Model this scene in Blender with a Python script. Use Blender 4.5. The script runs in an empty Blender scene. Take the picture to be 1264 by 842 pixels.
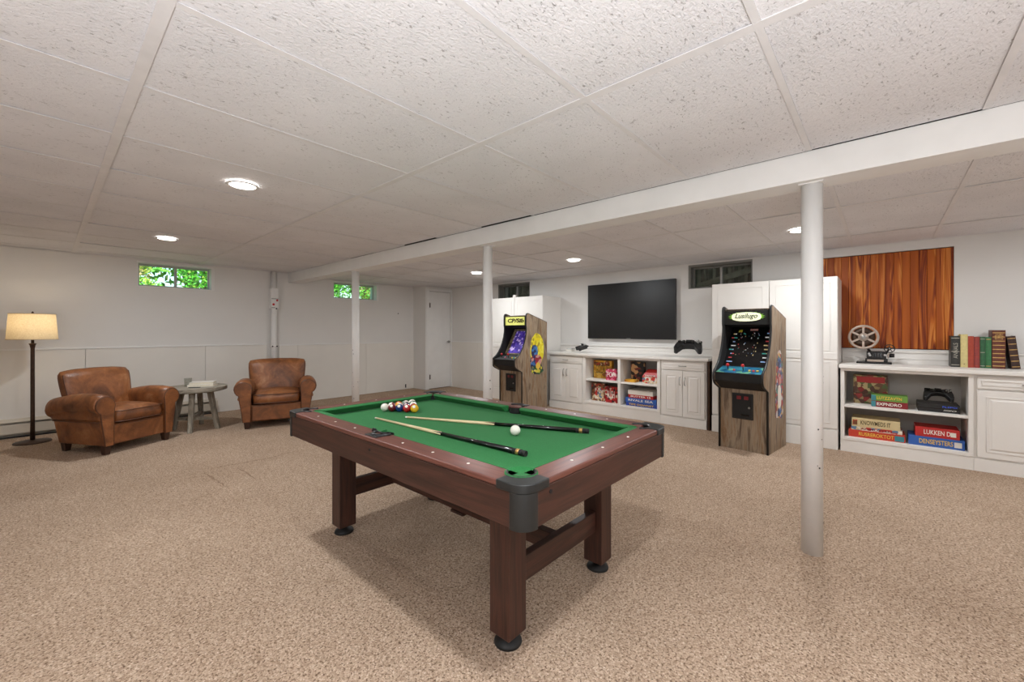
import bpy, bmesh, math, random
from mathutils import Vector, Matrix

random.seed(7)
PI = math.pi
R = math.radians
scene = bpy.context.scene
COL = scene.collection

# ------------------------------------------------------------------ camera
# room axes: +Y runs along the beam to the window wall, +X to the cabinet wall
CAM_H = 1.19
F_PX, IW, IH, HY = 514.0, 1264.0, 842.0, 408.0
YAW = R(48.3)                       # camera heading, measured from +Y towards +X
cd = bpy.data.cameras.new('camera')
cam = bpy.data.objects.new('camera', cd)
COL.objects.link(cam)
cam.location = (0, 0, CAM_H)
cam.rotation_euler = (PI / 2, 0, -YAW)
cd.sensor_width = 36.0
cd.lens = F_PX / IW * 36.0
cd.shift_y = (HY - IH / 2) / IW     # horizon sits a little above the middle
cd.clip_start = 0.02
scene.camera = cam

# ------------------------------------------------------------------ world, sun, exposure
w = bpy.data.worlds.new('world')
scene.world = w
w.use_nodes = True
nt = w.node_tree
sky = nt.nodes.new('ShaderNodeTexSky')
sky.sky_type = 'NISHITA'
sky.sun_elevation = R(50)
sky.sun_rotation = R(200)
sky.sun_disc = False
bg = nt.nodes['Background']
nt.links.new(sky.outputs[0], bg.inputs[0])
bg.inputs[1].default_value = 0.3

sl = bpy.data.lights.new('sun', 'SUN')
sl.energy = 10.0
sl.color = (1.0, 0.95, 0.85)
sl.angle = R(1.0)
so = bpy.data.objects.new('sun', sl)
COL.objects.link(so)
so.rotation_euler = (R(38), 0, R(-18))     # shines down and towards +Y, onto the garden

def area(name, loc, rot, sx, sy, power, col=(1, 1, 1)):
    l = bpy.data.lights.new(name, 'AREA')
    l.shape = 'RECTANGLE'; l.size = sx; l.size_y = sy
    l.energy = power; l.color = col
    o = bpy.data.objects.new(name, l)
    COL.objects.link(o)
    o.location = loc; o.rotation_euler = rot
    return o
# added fill light behind the camera, bounced off the ceiling like a flash
fl_ = area('bounce_fill', (-0.75, -0.70, 0.80), (PI - R(16), 0, -YAW), 1.2, 1.2, 118, (0.92, 0.96, 1.0))
fl_.data.spread = R(160)

vs = scene.view_settings
vs.view_transform = 'Standard'
vs.look = 'None'
vs.gamma = 1.0
vs.use_curve_mapping = False
vs.exposure = 0.0
DOWNLIGHT_W = 19.0
WARM_WHITE = (0.93, 0.97, 1.0)

# ------------------------------------------------------------------ pixel helpers (1264x842 frame)
FW = (math.sin(YAW), math.cos(YAW))
RT = (math.cos(YAW), -math.sin(YAW))
def on_x(px, py, X):
    u = (px - IW / 2) / F_PX
    rx, ry, rz = FW[0] + u * RT[0], FW[1] + u * RT[1], (HY - py) / F_PX
    t = X / rx
    return ry * t, CAM_H + rz * t            # (Y, Z) on the plane X
def on_z(px, py, Z):
    u = (px - IW / 2) / F_PX
    rx, ry, rz = FW[0] + u * RT[0], FW[1] + u * RT[1], (HY - py) / F_PX
    t = (Z - CAM_H) / rz
    return rx * t, ry * t

# ------------------------------------------------------------------ materials
def lin(c):
    return tuple((v / 12.92 if v <= 0.04045 else ((v + 0.055) / 1.055) ** 2.4) for v in c)
def rgb(r, g, b):
    return lin((r / 255, g / 255, b / 255))
MATS = {}
def nodes_of(name):
    m = bpy.data.materials.new(name)
    m.use_nodes = True
    n = m.node_tree.nodes
    return m, n, m.node_tree.links, n['Principled BSDF']
def coords(n, l, space='object', scale=(1, 1, 1), rand=False):
    mp = n.new('ShaderNodeMapping')
    mp.inputs['Scale'].default_value = scale
    if space == 'world':
        g = n.new('ShaderNodeNewGeometry'); src = g.outputs['Position']
    else:
        t = n.new('ShaderNodeTexCoord'); src = t.outputs['Object']
    if rand:
        oi = n.new('ShaderNodeObjectInfo')
        mu = n.new('ShaderNodeMath'); mu.operation = 'MULTIPLY'; mu.inputs[1].default_value = 37.0
        l.new(oi.outputs['Random'], mu.inputs[0])
        cm = n.new('ShaderNodeCombineXYZ')
        for k in range(3): l.new(mu.outputs[0], cm.inputs[k])
        ad = n.new('ShaderNodeVectorMath'); ad.operation = 'ADD'
        l.new(src, ad.inputs[0]); l.new(cm.outputs[0], ad.inputs[1])
        src = ad.outputs[0]
    l.new(src, mp.inputs['Vector'])
    return mp.outputs[0]
def ramp(n, l, src, stops, interp='LINEAR'):
    r = n.new('ShaderNodeValToRGB')
    e = r.color_ramp.elements
    r.color_ramp.interpolation = interp
    while len(e) > 1: e.remove(e[-1])
    e[0].position = stops[0][0]; e[0].color = (*stops[0][1], 1)
    for p, c in stops[1:]:
        k = e.new(p); k.color = (*c, 1)
    l.new(src, r.inputs[0])
    return r.outputs[0]
def noise(n, l, vec, scale, detail=3, rough=0.55, dist=0.0):
    t = n.new('ShaderNodeTexNoise')
    t.inputs['Scale'].default_value = scale
    t.inputs['Detail'].default_value = detail
    t.inputs['Roughness'].default_value = rough
    t.inputs['Distortion'].default_value = dist
    l.new(vec, t.inputs['Vector'])
    return t.outputs['Fac']
def bump(n, l, h, bsdf, strength, dist=0.01):
    b = n.new('ShaderNodeBump')
    b.inputs['Strength'].default_value = strength
    b.inputs['Distance'].default_value = dist
    l.new(h, b.inputs['Height'])
    l.new(b.outputs[0], bsdf.inputs['Normal'])
def mix(n, l, fac, a, b, mode='MIX'):
    m = n.new('ShaderNodeMix'); m.data_type = 'RGBA'; m.blend_type = mode
    if isinstance(fac, (int, float)): m.inputs[0].default_value = fac
    else: l.new(fac, m.inputs[0])
    for i, v in ((6, a), (7, b)):
        if isinstance(v, tuple): m.inputs[i].default_value = (*v, 1)
        else: l.new(v, m.inputs[i])
    return m.outputs[2]

def plain(name, c, rough=0.5, metal=0.0, vary=0.06, scale=6.0, bmp=0.0, bscale=60, emit=None, coat=0.0, space='object'):
    """base colour with a soft mottling so no surface is perfectly flat"""
    m, n, l, b = nodes_of(name)
    v = coords(n, l, space)
    f = noise(n, l, v, scale, 4)
    lo = tuple(max(0, x * (1 - vary)) for x in c); hi = tuple(min(1, x * (1 + vary)) for x in c)
    l.new(ramp(n, l, f, [(0.3, lo), (0.7, hi)]), b.inputs['Base Color'])
    b.inputs['Roughness'].default_value = rough
    b.inputs['Metallic'].default_value = metal
    b.inputs['Coat Weight'].default_value = coat
    if bmp: bump(n, l, noise(n, l, v, bscale, 3), b, bmp, 0.004)
    if emit:
        b.inputs['Emission Color'].default_value = (*c, 1)
        b.inputs['Emission Strength'].default_value = emit
    MATS[name] = m
    return m

plain('wall_paint', rgb(224, 221, 217), 0.75, vary=0.025, scale=1.3, bmp=0.12, bscale=25, space='world')
plain('wall_panel', rgb(228, 223, 215), 0.6, vary=0.025, scale=2.0, bmp=0.05, bscale=30, space='world')
plain('trim_white', rgb(232, 230, 227), 0.45, vary=0.03, scale=5)
plain('cabinet_white', rgb(236, 232, 226), 0.42, vary=0.02, scale=4)
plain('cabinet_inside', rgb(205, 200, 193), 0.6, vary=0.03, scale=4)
plain('grid_white', rgb(224, 221, 221), 0.5, vary=0.05, scale=9, space='world')
plain('plenum', rgb(60, 56, 52), 0.9)
plain('black_plastic', rgb(28, 28, 29), 0.38, vary=0.15, scale=30)
plain('black_matte', rgb(22, 21, 21), 0.7, vary=0.15, scale=20)
plain('black_gloss', rgb(14, 14, 15), 0.12, vary=0.1, scale=10)
plain('corner_black', rgb(34, 36, 36), 0.42, vary=0.12, scale=25, bmp=0.05, bscale=200)
plain('bronze', rgb(70, 52, 40), 0.45, 0.5, vary=0.2, scale=40)
plain('steel', rgb(170, 168, 165), 0.35, 0.8, vary=0.08, scale=20)
plain('heater_paint', rgb(196, 187, 172), 0.5, vary=0.04, scale=5)
plain('reel_metal', rgb(178, 160, 146), 0.42, 0.35, vary=0.1, scale=40)
plain('projector_black', rgb(30, 27, 26), 0.4, 0.3, vary=0.2, scale=40)
plain('paper', rgb(228, 220, 200), 0.8, vary=0.06, scale=80)
plain('brass', rgb(190, 150, 90), 0.35, 0.7, vary=0.1, scale=30)
plain('gold_print', rgb(196, 158, 92), 0.45, 0.3, vary=0.15, scale=50)
plain('red_button', rgb(120, 30, 36), 0.4)
plain('red_bright', rgb(200, 40, 40), 0.4)
plain('maple', rgb(226, 204, 160), 0.35, vary=0.08, scale=12, coat=0.3)
plain('sight_pearl', rgb(232, 226, 214), 0.3)
plain('leg_felt', rgb(20, 19, 18), 0.6)
plain('concrete_well', rgb(112, 124, 104), 0.85, vary=0.35, scale=5, bmp=0.2, bscale=30)
plain('well_wood', rgb(136, 140, 120), 0.8, vary=0.3, scale=8)
plain('foundation', rgb(150, 145, 138), 0.9)
plain('screen_black', rgb(13, 13, 14), 0.42, vary=0.1, scale=3)
plain('led_emitter', (1.0, 0.97, 0.92), 0.5, vary=0.0, emit=9.0)
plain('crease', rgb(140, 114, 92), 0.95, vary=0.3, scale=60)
plain('bulb_glow', (1.0, 0.82, 0.55), 0.5, vary=0.0, emit=4.0)

# carpet: tight loops in tan with dark flecks between
def m_carpet():
    m, n, l, b = nodes_of('carpet')
    v = coords(n, l, 'world')
    vo = n.new('ShaderNodeTexVoronoi'); vo.inputs['Scale'].default_value = 150
    vo.inputs['Randomness'].default_value = 0.85
    wob = n.new('ShaderNodeTexNoise'); wob.inputs['Scale'].default_value = 60
    l.new(v, wob.inputs['Vector'])
    av = n.new('ShaderNodeVectorMath'); av.operation = 'MULTIPLY_ADD'
    av.inputs[1].default_value = (0.008, 0.008, 0); l.new(wob.outputs['Color'], av.inputs[0]); l.new(v, av.inputs[2])
    l.new(av.outputs[0], vo.inputs['Vector'])
    loop = ramp(n, l, vo.outputs['Color'], [(0.0, rgb(150, 126, 106)), (0.30, rgb(186, 161, 138)), (0.75, rgb(208, 184, 161)), (1.0, rgb(224, 204, 183))])
    gap = ramp(n, l, vo.outputs['Distance'], [(0.40, (0, 0, 0)), (0.85, (1, 1, 1))])
    fleck = ramp(n, l, noise(n, l, v, 105, 3, 0.6), [(0.54, (0, 0, 0)), (0.63, (1, 1, 1))])
    fm = n.new('ShaderNodeMath'); fm.operation = 'MULTIPLY'
    l.new(gap, fm.inputs[0]); fm.inputs[1].default_value = 0.42
    c1 = mix(n, l, fm.outputs[0], loop, rgb(120, 92, 72))
    f2 = n.new('ShaderNodeMath'); f2.operation = 'MULTIPLY'
    l.new(fleck, f2.inputs[0]); f2.inputs[1].default_value = 0.85
    c2 = mix(n, l, f2.outputs[0], c1, rgb(96, 72, 54))
    # broad wear: dull trodden patches
    wear = ramp(n, l, noise(n, l, v, 0.9, 5, 0.6), [(0.35, (0.86, 0.84, 0.82)), (0.62, (1, 1, 1))])
    c3 = mix(n, l, 1.0, c2, wear, 'MULTIPLY')
    l.new(c3, b.inputs['Base Color'])
    b.inputs['Roughness'].default_value = 0.95
    b.inputs['Specular IOR Level'].default_value = 0.1
    inv = n.new('ShaderNodeMath'); inv.operation = 'SUBTRACT'; inv.inputs[0].default_value = 1.0
    l.new(vo.outputs['Distance'], inv.inputs[1])
    bump(n, l, inv.outputs[0], b, 0.55, 0.006)
    MATS['carpet'] = m
m_carpet()

# fissured acoustic tile
def m_tile():
    m, n, l, b = nodes_of('acoustic_tile')
    v = coords(n, l, 'object', (1, 1, 1), True)
    # worm-like fissures, elongated along one direction
    vs_ = coords(n, l, 'object', (0.55, 1.0, 1.0), True)
    f = noise(n, l, vs_, 105, 2, 0.5, 0.5)
    pit = ramp(n, l, f, [(0.635, (0, 0, 0)), (0.675, (1, 1, 1))])
    rare = ramp(n, l, noise(n, l, v, 14, 2), [(0.44, (0.0, 0.0, 0.0)), (0.58, (1, 1, 1))])
    mu = n.new('ShaderNodeMath'); mu.operation = 'MULTIPLY'; l.new(pit, mu.inputs[0]); l.new(rare, mu.inputs[1])
    sc = n.new('ShaderNodeMath'); sc.operation = 'MULTIPLY'; l.new(mu.outputs[0], sc.inputs[0]); sc.inputs[1].default_value = 0.5
    base = ramp(n, l, noise(n, l, v, 2.2, 4), [(0.3, rgb(224, 222, 224)), (0.7, rgb(234, 232, 234))])
    c = mix(n, l, sc.outputs[0], base, rgb(120, 110, 104))
    l.new(c, b.inputs['Base Color'])
    b.inputs['Roughness'].default_value = 0.85
    grain = noise(n, l, vs_, 120, 3, 0.6, 0.4)
    pin = n.new('ShaderNodeMath'); pin.operation = 'SUBTRACT'; l.new(grain, pin.inputs[0])
    pm = n.new('ShaderNodeMath'); pm.operation = 'MULTIPLY'; pm.inputs[1].default_value = 0.8; l.new(pit, pm.inputs[0])
    l.new(pm.outputs[0], pin.inputs[1])
    bump(n, l, pin.outputs[0], b, 0.65, 0.007)
    MATS['acoustic_tile'] = m
m_tile()

def m_wood(name, stops, stretch, scale, rough, bmp=0.1, coat=0.0, rand=True, dist=1.5, space='object', fine=True):
    m, n, l, b = nodes_of(name)
    v = coords(n, l, space, stretch, rand)
    f = noise(n, l, v, scale, 5, 0.6, dist)
    c = ramp(n, l, f, stops)
    if fine:
        v2 = coords(n, l, space, tuple(s * (6 if s > 0.5 else 1.5) for s in stretch), rand)
        g = ramp(n, l, noise(n, l, v2, scale * 1.5, 3, 0.6), [(0.35, (0.72, 0.72, 0.72)), (0.6, (1, 1, 1))])
        c = mix(n, l, 0.7, c, g, 'MULTIPLY')
    l.new(c, b.inputs['Base Color'])
    b.inputs['Roughness'].default_value = rough
    b.inputs['Coat Weight'].default_value = coat
    b.inputs['Coat Roughness'].default_value = 0.25
    if bmp: bump(n, l, f, b, bmp, 0.003)
    MATS[name] = m
MAHOG = [(0.25, rgb(38, 20, 15)), (0.45, rgb(64, 37, 28)), (0.6, rgb(80, 47, 36)), (0.8, rgb(52, 29, 22))]
m_wood('mahogany_y', MAHOG, (1, 0.06, 1), 26, 0.5, 0.04, 0.0)
m_wood('mahogany_x', MAHOG, (0.06, 1, 1), 26, 0.5, 0.04, 0.0)
m_wood('mahogany_z', MAHOG, (1, 1, 0.06), 26, 0.5, 0.04, 0.0)
RAIL = [(0.25, rgb(88, 50, 42)), (0.5, rgb(112, 66, 55)), (0.75, rgb(126, 78, 66))]
m_wood('rail_wood_y', RAIL, (1, 0.06, 1), 26, 0.42, 0.03, 0.08)
m_wood('rail_wood_x', RAIL, (0.06, 1, 1), 26, 0.42, 0.03, 0.08)
BARN = [(0.25, rgb(70, 55, 43)), (0.38, rgb(118, 97, 77)), (0.50, rgb(158, 139, 116)), (0.62, rgb(140, 110, 80)), (0.76, rgb(92, 68, 48))]
m_wood('barn_wood', BARN, (1, 1, 0.16), 13, 0.6, 0.08, 0.0, True, 0.8)
GREY = [(0.25, rgb(96, 88, 76)), (0.5, rgb(150, 141, 126)), (0.75, rgb(184, 176, 160))]
m_wood('driftwood', GREY, (1, 1, 0.12), 22, 0.75, 0.15)
m_wood('driftwood_top', GREY, (0.12, 1, 1), 16, 0.75, 0.15)

def m_pine():
    m, n, l, b = nodes_of('pine_board')
    v = coords(n, l, 'object', (9, 9, 0.5), True)
    f = noise(n, l, v, 1.25, 3, 0.5, 1.0)
    mul = n.new('ShaderNodeMath'); mul.operation = 'MULTIPLY'; mul.inputs[1].default_value = 34
    l.new(f, mul.inputs[0])
    s = n.new('ShaderNodeMath'); s.operation = 'SINE'; l.new(mul.outputs[0], s.inputs[0])
    mr = n.new('ShaderNodeMapRange'); mr.inputs[1].default_value = -1; mr.inputs[2].default_value = 1
    l.new(s.outputs[0], mr.inputs[0])
    ring = ramp(n, l, mr.outputs[0], [(0.0, rgb(120, 44, 6)), (0.3, rgb(166, 80, 14)), (0.7, rgb(190, 102, 24)), (1.0, rgb(212, 134, 60))])
    oi = n.new('ShaderNodeObjectInfo')
    tone = ramp(n, l, oi.outputs['Random'], [(0, (0.80, 0.70, 0.6)), (0.5, (1, 1, 1)), (1, (0.9, 0.84, 0.76))])
    calm = ramp(n, l, noise(n, l, coords(n, l, 'object', (14, 14, 0.5), True), 1.0, 3), [(0.35, rgb(146, 64, 8)), (0.65, rgb(182, 94, 18))])
    pick = ramp(n, l, noise(n, l, coords(n, l, 'object', (9, 9, 0.4), True), 1.0, 1), [(0.47, (0, 0, 0)), (0.55, (1, 1, 1))])
    c0 = mix(n, l, pick, calm, ring)
    c = mix(n, l, 1.0, c0, tone, 'MULTIPLY')
    l.new(c, b.inputs['Base Color'])
    b.inputs['Roughness'].default_value = 0.5
    b.inputs['Specular IOR Level'].default_value = 0.3
    MATS['pine_board'] = m
m_pine()

def m_leather():
    m, n, l, b = nodes_of('leather')
    v = coords(n, l, 'object', (1, 1, 1), True)
    f = noise(n, l, v, 4.5, 6, 0.62, 0.8)
    c = ramp(n, l, f, [(0.28, rgb(80, 46, 26)), (0.45, rgb(124, 75, 42)), (0.58, rgb(150, 93, 52)), (0.75, rgb(186, 134, 94))])
    sp = ramp(n, l, noise(n, l, v, 26, 4, 0.7), [(0.3, (0.78, 0.75, 0.72)), (0.6, (1, 1, 1))])
    l.new(mix(n, l, 0.8, c, sp, 'MULTIPLY'), b.inputs['Base Color'])
    rr = ramp(n, l, noise(n, l, v, 9, 4), [(0.3, (0.30,) * 3), (0.7, (0.52,) * 3)])
    l.new(rr, b.inputs['Roughness'])
    vo = n.new('ShaderNodeTexVoronoi'); vo.inputs['Scale'].default_value = 150; l.new(v, vo.inputs['Vector'])
    bl = n.new('ShaderNodeMath'); bl.operation = 'MULTIPLY_ADD'; bl.inputs[1].default_value = 0.25
    l.new(vo.outputs['Distance'], bl.inputs[0]); l.new(f, bl.inputs[2])
    bump(n, l, bl.outputs[0], b, 0.25, 0.012)
    MATS['leather'] = m
m_leather()
plain('leather_dark', rgb(88, 52, 32), 0.5, vary=0.25, scale=20)
plain('chair_foot_wood', rgb(58, 34, 22), 0.45, vary=0.2, scale=20)

def m_felt():
    m, n, l, b = nodes_of('green_felt')
    v = coords(n, l, 'world')
    c = ramp(n, l, noise(n, l, v, 240, 3), [(0.3, rgb(36, 104, 54)), (0.7, rgb(48, 122, 66))])
    l.new(c, b.inputs['Base Color'])
    b.inputs['Roughness'].default_value = 0.9
    b.inputs['Specular IOR Level'].default_value = 0.15
    b.inputs['Sheen Weight'].default_value = 0.05
    bump(n, l, noise(n, l, v, 500, 2), b, 0.08, 0.002)
    MATS['green_felt'] = m
m_felt()

def m_shade():
    m, n, l, b = nodes_of('linen_shade')
    v = coords(n, l, 'object', (60, 60, 220))
    v2 = coords(n, l, 'object', (220, 220, 50))
    f1 = noise(n, l, v, 1, 2); f2 = noise(n, l, v2, 1, 2)
    ad = n.new('ShaderNodeMath'); ad.operation = 'ADD'; l.new(f1, ad.inputs[0]); l.new(f2, ad.inputs[1])
    hf = n.new('ShaderNodeMath'); hf.operation = 'MULTIPLY'; hf.inputs[1].default_value = 0.5; l.new(ad.outputs[0], hf.inputs[0])
    c = ramp(n, l, hf.outputs[0], [(0.3, rgb(214, 192, 150)), (0.7, rgb(240, 226, 194))])
    l.new(c, b.inputs['Base Color'])
    b.inputs['Roughness'].default_value = 0.9
    tr = n.new('ShaderNodeBsdfTranslucent'); l.new(c, tr.inputs['Color'])
    ms = n.new('ShaderNodeMixShader'); ms.inputs[0].default_value = 0.35
    out = n['Material Output']
    l.new(b.outputs[0], ms.inputs[1]); l.new(tr.outputs[0], ms.inputs[2]); l.new(ms.outputs[0], out.inputs[0])
    MATS['linen_shade'] = m
m_shade()

def m_glass(name, tint=(0.93, 0.97, 0.95)):
    m, n, l, b = nodes_of(name)
    out = n['Material Output']
    tp = n.new('ShaderNodeBsdfTransparent'); tp.inputs[0].default_value = (*tint, 1)
    gl = n.new('ShaderNodeBsdfGlossy'); gl.inputs['Roughness'].default_value = 0.03
    ms = n.new('ShaderNodeMixShader'); ms.inputs[0].default_value = 0.06
    l.new(tp.outputs[0], ms.inputs[1]); l.new(gl.outputs[0], ms.inputs[2])
    l.new(ms.outputs[0], out.inputs[0])
    MATS[name] = m
m_glass('window_glass')
m_glass('tumbler_glass', (0.90, 0.91, 0.89))

def m_print(name, cols, scale=30, emit=0.0, rough=0.45, stretch=(1, 1, 1), dist=0.0):
    """busy printed artwork: cells of flat ink in the given colours"""
    m, n, l, b = nodes_of(name)
    v = coords(n, l, 'object', stretch, True)
    if dist:
        wn = n.new('ShaderNodeTexNoise'); wn.inputs['Scale'].default_value = scale * 0.5; l.new(v, wn.inputs['Vector'])
        av = n.new('ShaderNodeVectorMath'); av.operation = 'MULTIPLY_ADD'; av.inputs[1].default_value = (dist,) * 3
        l.new(wn.outputs['Color'], av.inputs[0]); l.new(v, av.inputs[2]); v = av.outputs[0]
    vo = n.new('ShaderNodeTexVoronoi'); vo.inputs['Scale'].default_value = scale
    l.new(v, vo.inputs['Vector'])
    st = [(i / len(cols), c) for i, c in enumerate(cols)]
    sep = n.new('ShaderNodeSeparateColor'); l.new(vo.outputs['Color'], sep.inputs[0])
    c = ramp(n, l, sep.outputs[0], st, 'CONSTANT')
    l.new(c, b.inputs['Base Color'])
    b.inputs['Roughness'].default_value = rough
    if emit:
        l.new(c, b.inputs['Emission Color']); b.inputs['Emission Strength'].default_value = emit
    MATS[name] = m
m_print('print_yellow', [rgb(214, 160, 40), rgb(226, 178, 60), rgb(200, 140, 30), rgb(150, 90, 40), rgb(222, 170, 50), rgb(230, 190, 90)], 22)
m_print('print_pink', [rgb(206, 60, 96), rgb(190, 40, 80), rgb(226, 120, 150), rgb(240, 220, 220), rgb(170, 30, 60)], 30)
m_print('print_brown', [rgb(120, 70, 40), rgb(150, 90, 50), rgb(206, 186, 150), rgb(90, 46, 28), rgb(170, 60, 40), rgb(60, 36, 26)], 34)
m_print('print_red', [rgb(176, 26, 30), rgb(150, 20, 26), rgb(206, 50, 46), rgb(60, 16, 20), rgb(220, 190, 170), rgb(186, 30, 30)], 30)
m_print('print_dark', [rgb(30, 26, 26), rgb(20, 18, 20), rgb(38, 30, 28), rgb(206, 160, 110), rgb(24, 22, 24), rgb(120, 50, 40), rgb(32, 30, 32), rgb(28, 26, 28)], 24)
m_print('print_game', [rgb(120, 84, 56), rgb(176, 150, 100), rgb(90, 56, 40), rgb(150, 40, 36), rgb(96, 110, 60), rgb(200, 180, 130)], 26)
m_print('print_mixed', [rgb(226, 214, 196), rgb(200, 60, 50), rgb(214, 190, 150), rgb(90, 120, 150), rgb(236, 230, 220)], 34)
m_print('print_green', [rgb(96, 150, 50), rgb(120, 170, 66), rgb(80, 130, 40), rgb(150, 190, 90)], 20)
m_print('art_hero', [rgb(60, 74, 120), rgb(150, 60, 60), rgb(206, 196, 190), rgb(70, 120, 110), rgb(120, 110, 150), rgb(186, 60, 50), rgb(90, 84, 80), rgb(200, 160, 90)], 26, dist=0.02)
m_print('art_yellow', [rgb(226, 208, 40), rgb(236, 220, 60), rgb(240, 228, 80), rgb(170, 150, 40), rgb(228, 206, 30), rgb(230, 214, 50), rgb(200, 180, 40)], 24, dist=0.01)
m_print('art_blue', [rgb(40, 60, 110), rgb(60, 110, 170), rgb(36, 44, 90), rgb(70, 130, 190)], 22)
m_print('art_red', [rgb(180, 40, 56), rgb(150, 30, 50), rgb(206, 150, 140), rgb(40, 40, 90)], 22)
m_print('art_green', [rgb(40, 70, 50), rgb(206, 196, 60), rgb(30, 40, 60), rgb(60, 110, 60), rgb(220, 210, 90)], 26)
m_print('panel_teal', [rgb(40, 110, 140), rgb(30, 96, 130), rgb(60, 140, 160), rgb(36, 100, 136), rgb(110, 170, 140)], 20, rough=0.3)
m_print('screen_purple', [rgb(70, 50, 150), rgb(80, 60, 170), rgb(60, 40, 130), rgb(90, 66, 176), rgb(66, 46, 140), rgb(190, 170, 220)], 34, emit=0.35, rough=0.3)
m_print('screen_bezel', [rgb(120, 108, 80), rgb(150, 136, 100), rgb(96, 84, 70), rgb(130, 120, 96)], 40, emit=0.05, rough=0.4)
plain('screen_dark', rgb(10, 11, 13), 0.3)
m_print('sprite_ink', [rgb(200, 200, 200), rgb(60, 140, 130), rgb(170, 60, 60), rgb(120, 150, 190), rgb(190, 170, 120)], 14, emit=0.5)
plain('marquee_lime', rgb(232, 236, 130), 0.4, vary=0.1, scale=20, emit=0.5)
plain('marquee_cream', rgb(236, 238, 206), 0.4, vary=0.08, scale=20, emit=0.5)
plain('marquee_green', rgb(120, 170, 60), 0.4, vary=0.25, scale=30, emit=0.5)
plain('ink_dark', rgb(40, 52, 22), 0.5)
plain('ink_white', rgb(238, 232, 222), 0.5)
plain('ink_gold', rgb(230, 190, 70), 0.5)
plain('ink_olive', rgb(78, 66, 30), 0.5)
plain('ink_blue', rgb(50, 84, 200), 0.5, emit=0.6)
m_print('leafmat', [rgb(70, 150, 40), rgb(90, 180, 50), rgb(60, 130, 36), rgb(120, 196, 70), rgb(150, 186, 60)], 8, rough=0.6)
m_print('leafmat_yellow', [rgb(176, 170, 70), rgb(206, 186, 130), rgb(140, 156, 56), rgb(200, 160, 110)], 8, rough=0.6)
plain('grass', rgb(96, 160, 50), 0.9, vary=0.3, scale=4)
plain('bark', rgb(70, 52, 40), 0.9, vary=0.3, scale=20)
def solid(name, *c, rough=0.45, **k):
    if name not in MATS: plain(name, rgb(*c), rough, **k)
    return name

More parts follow.
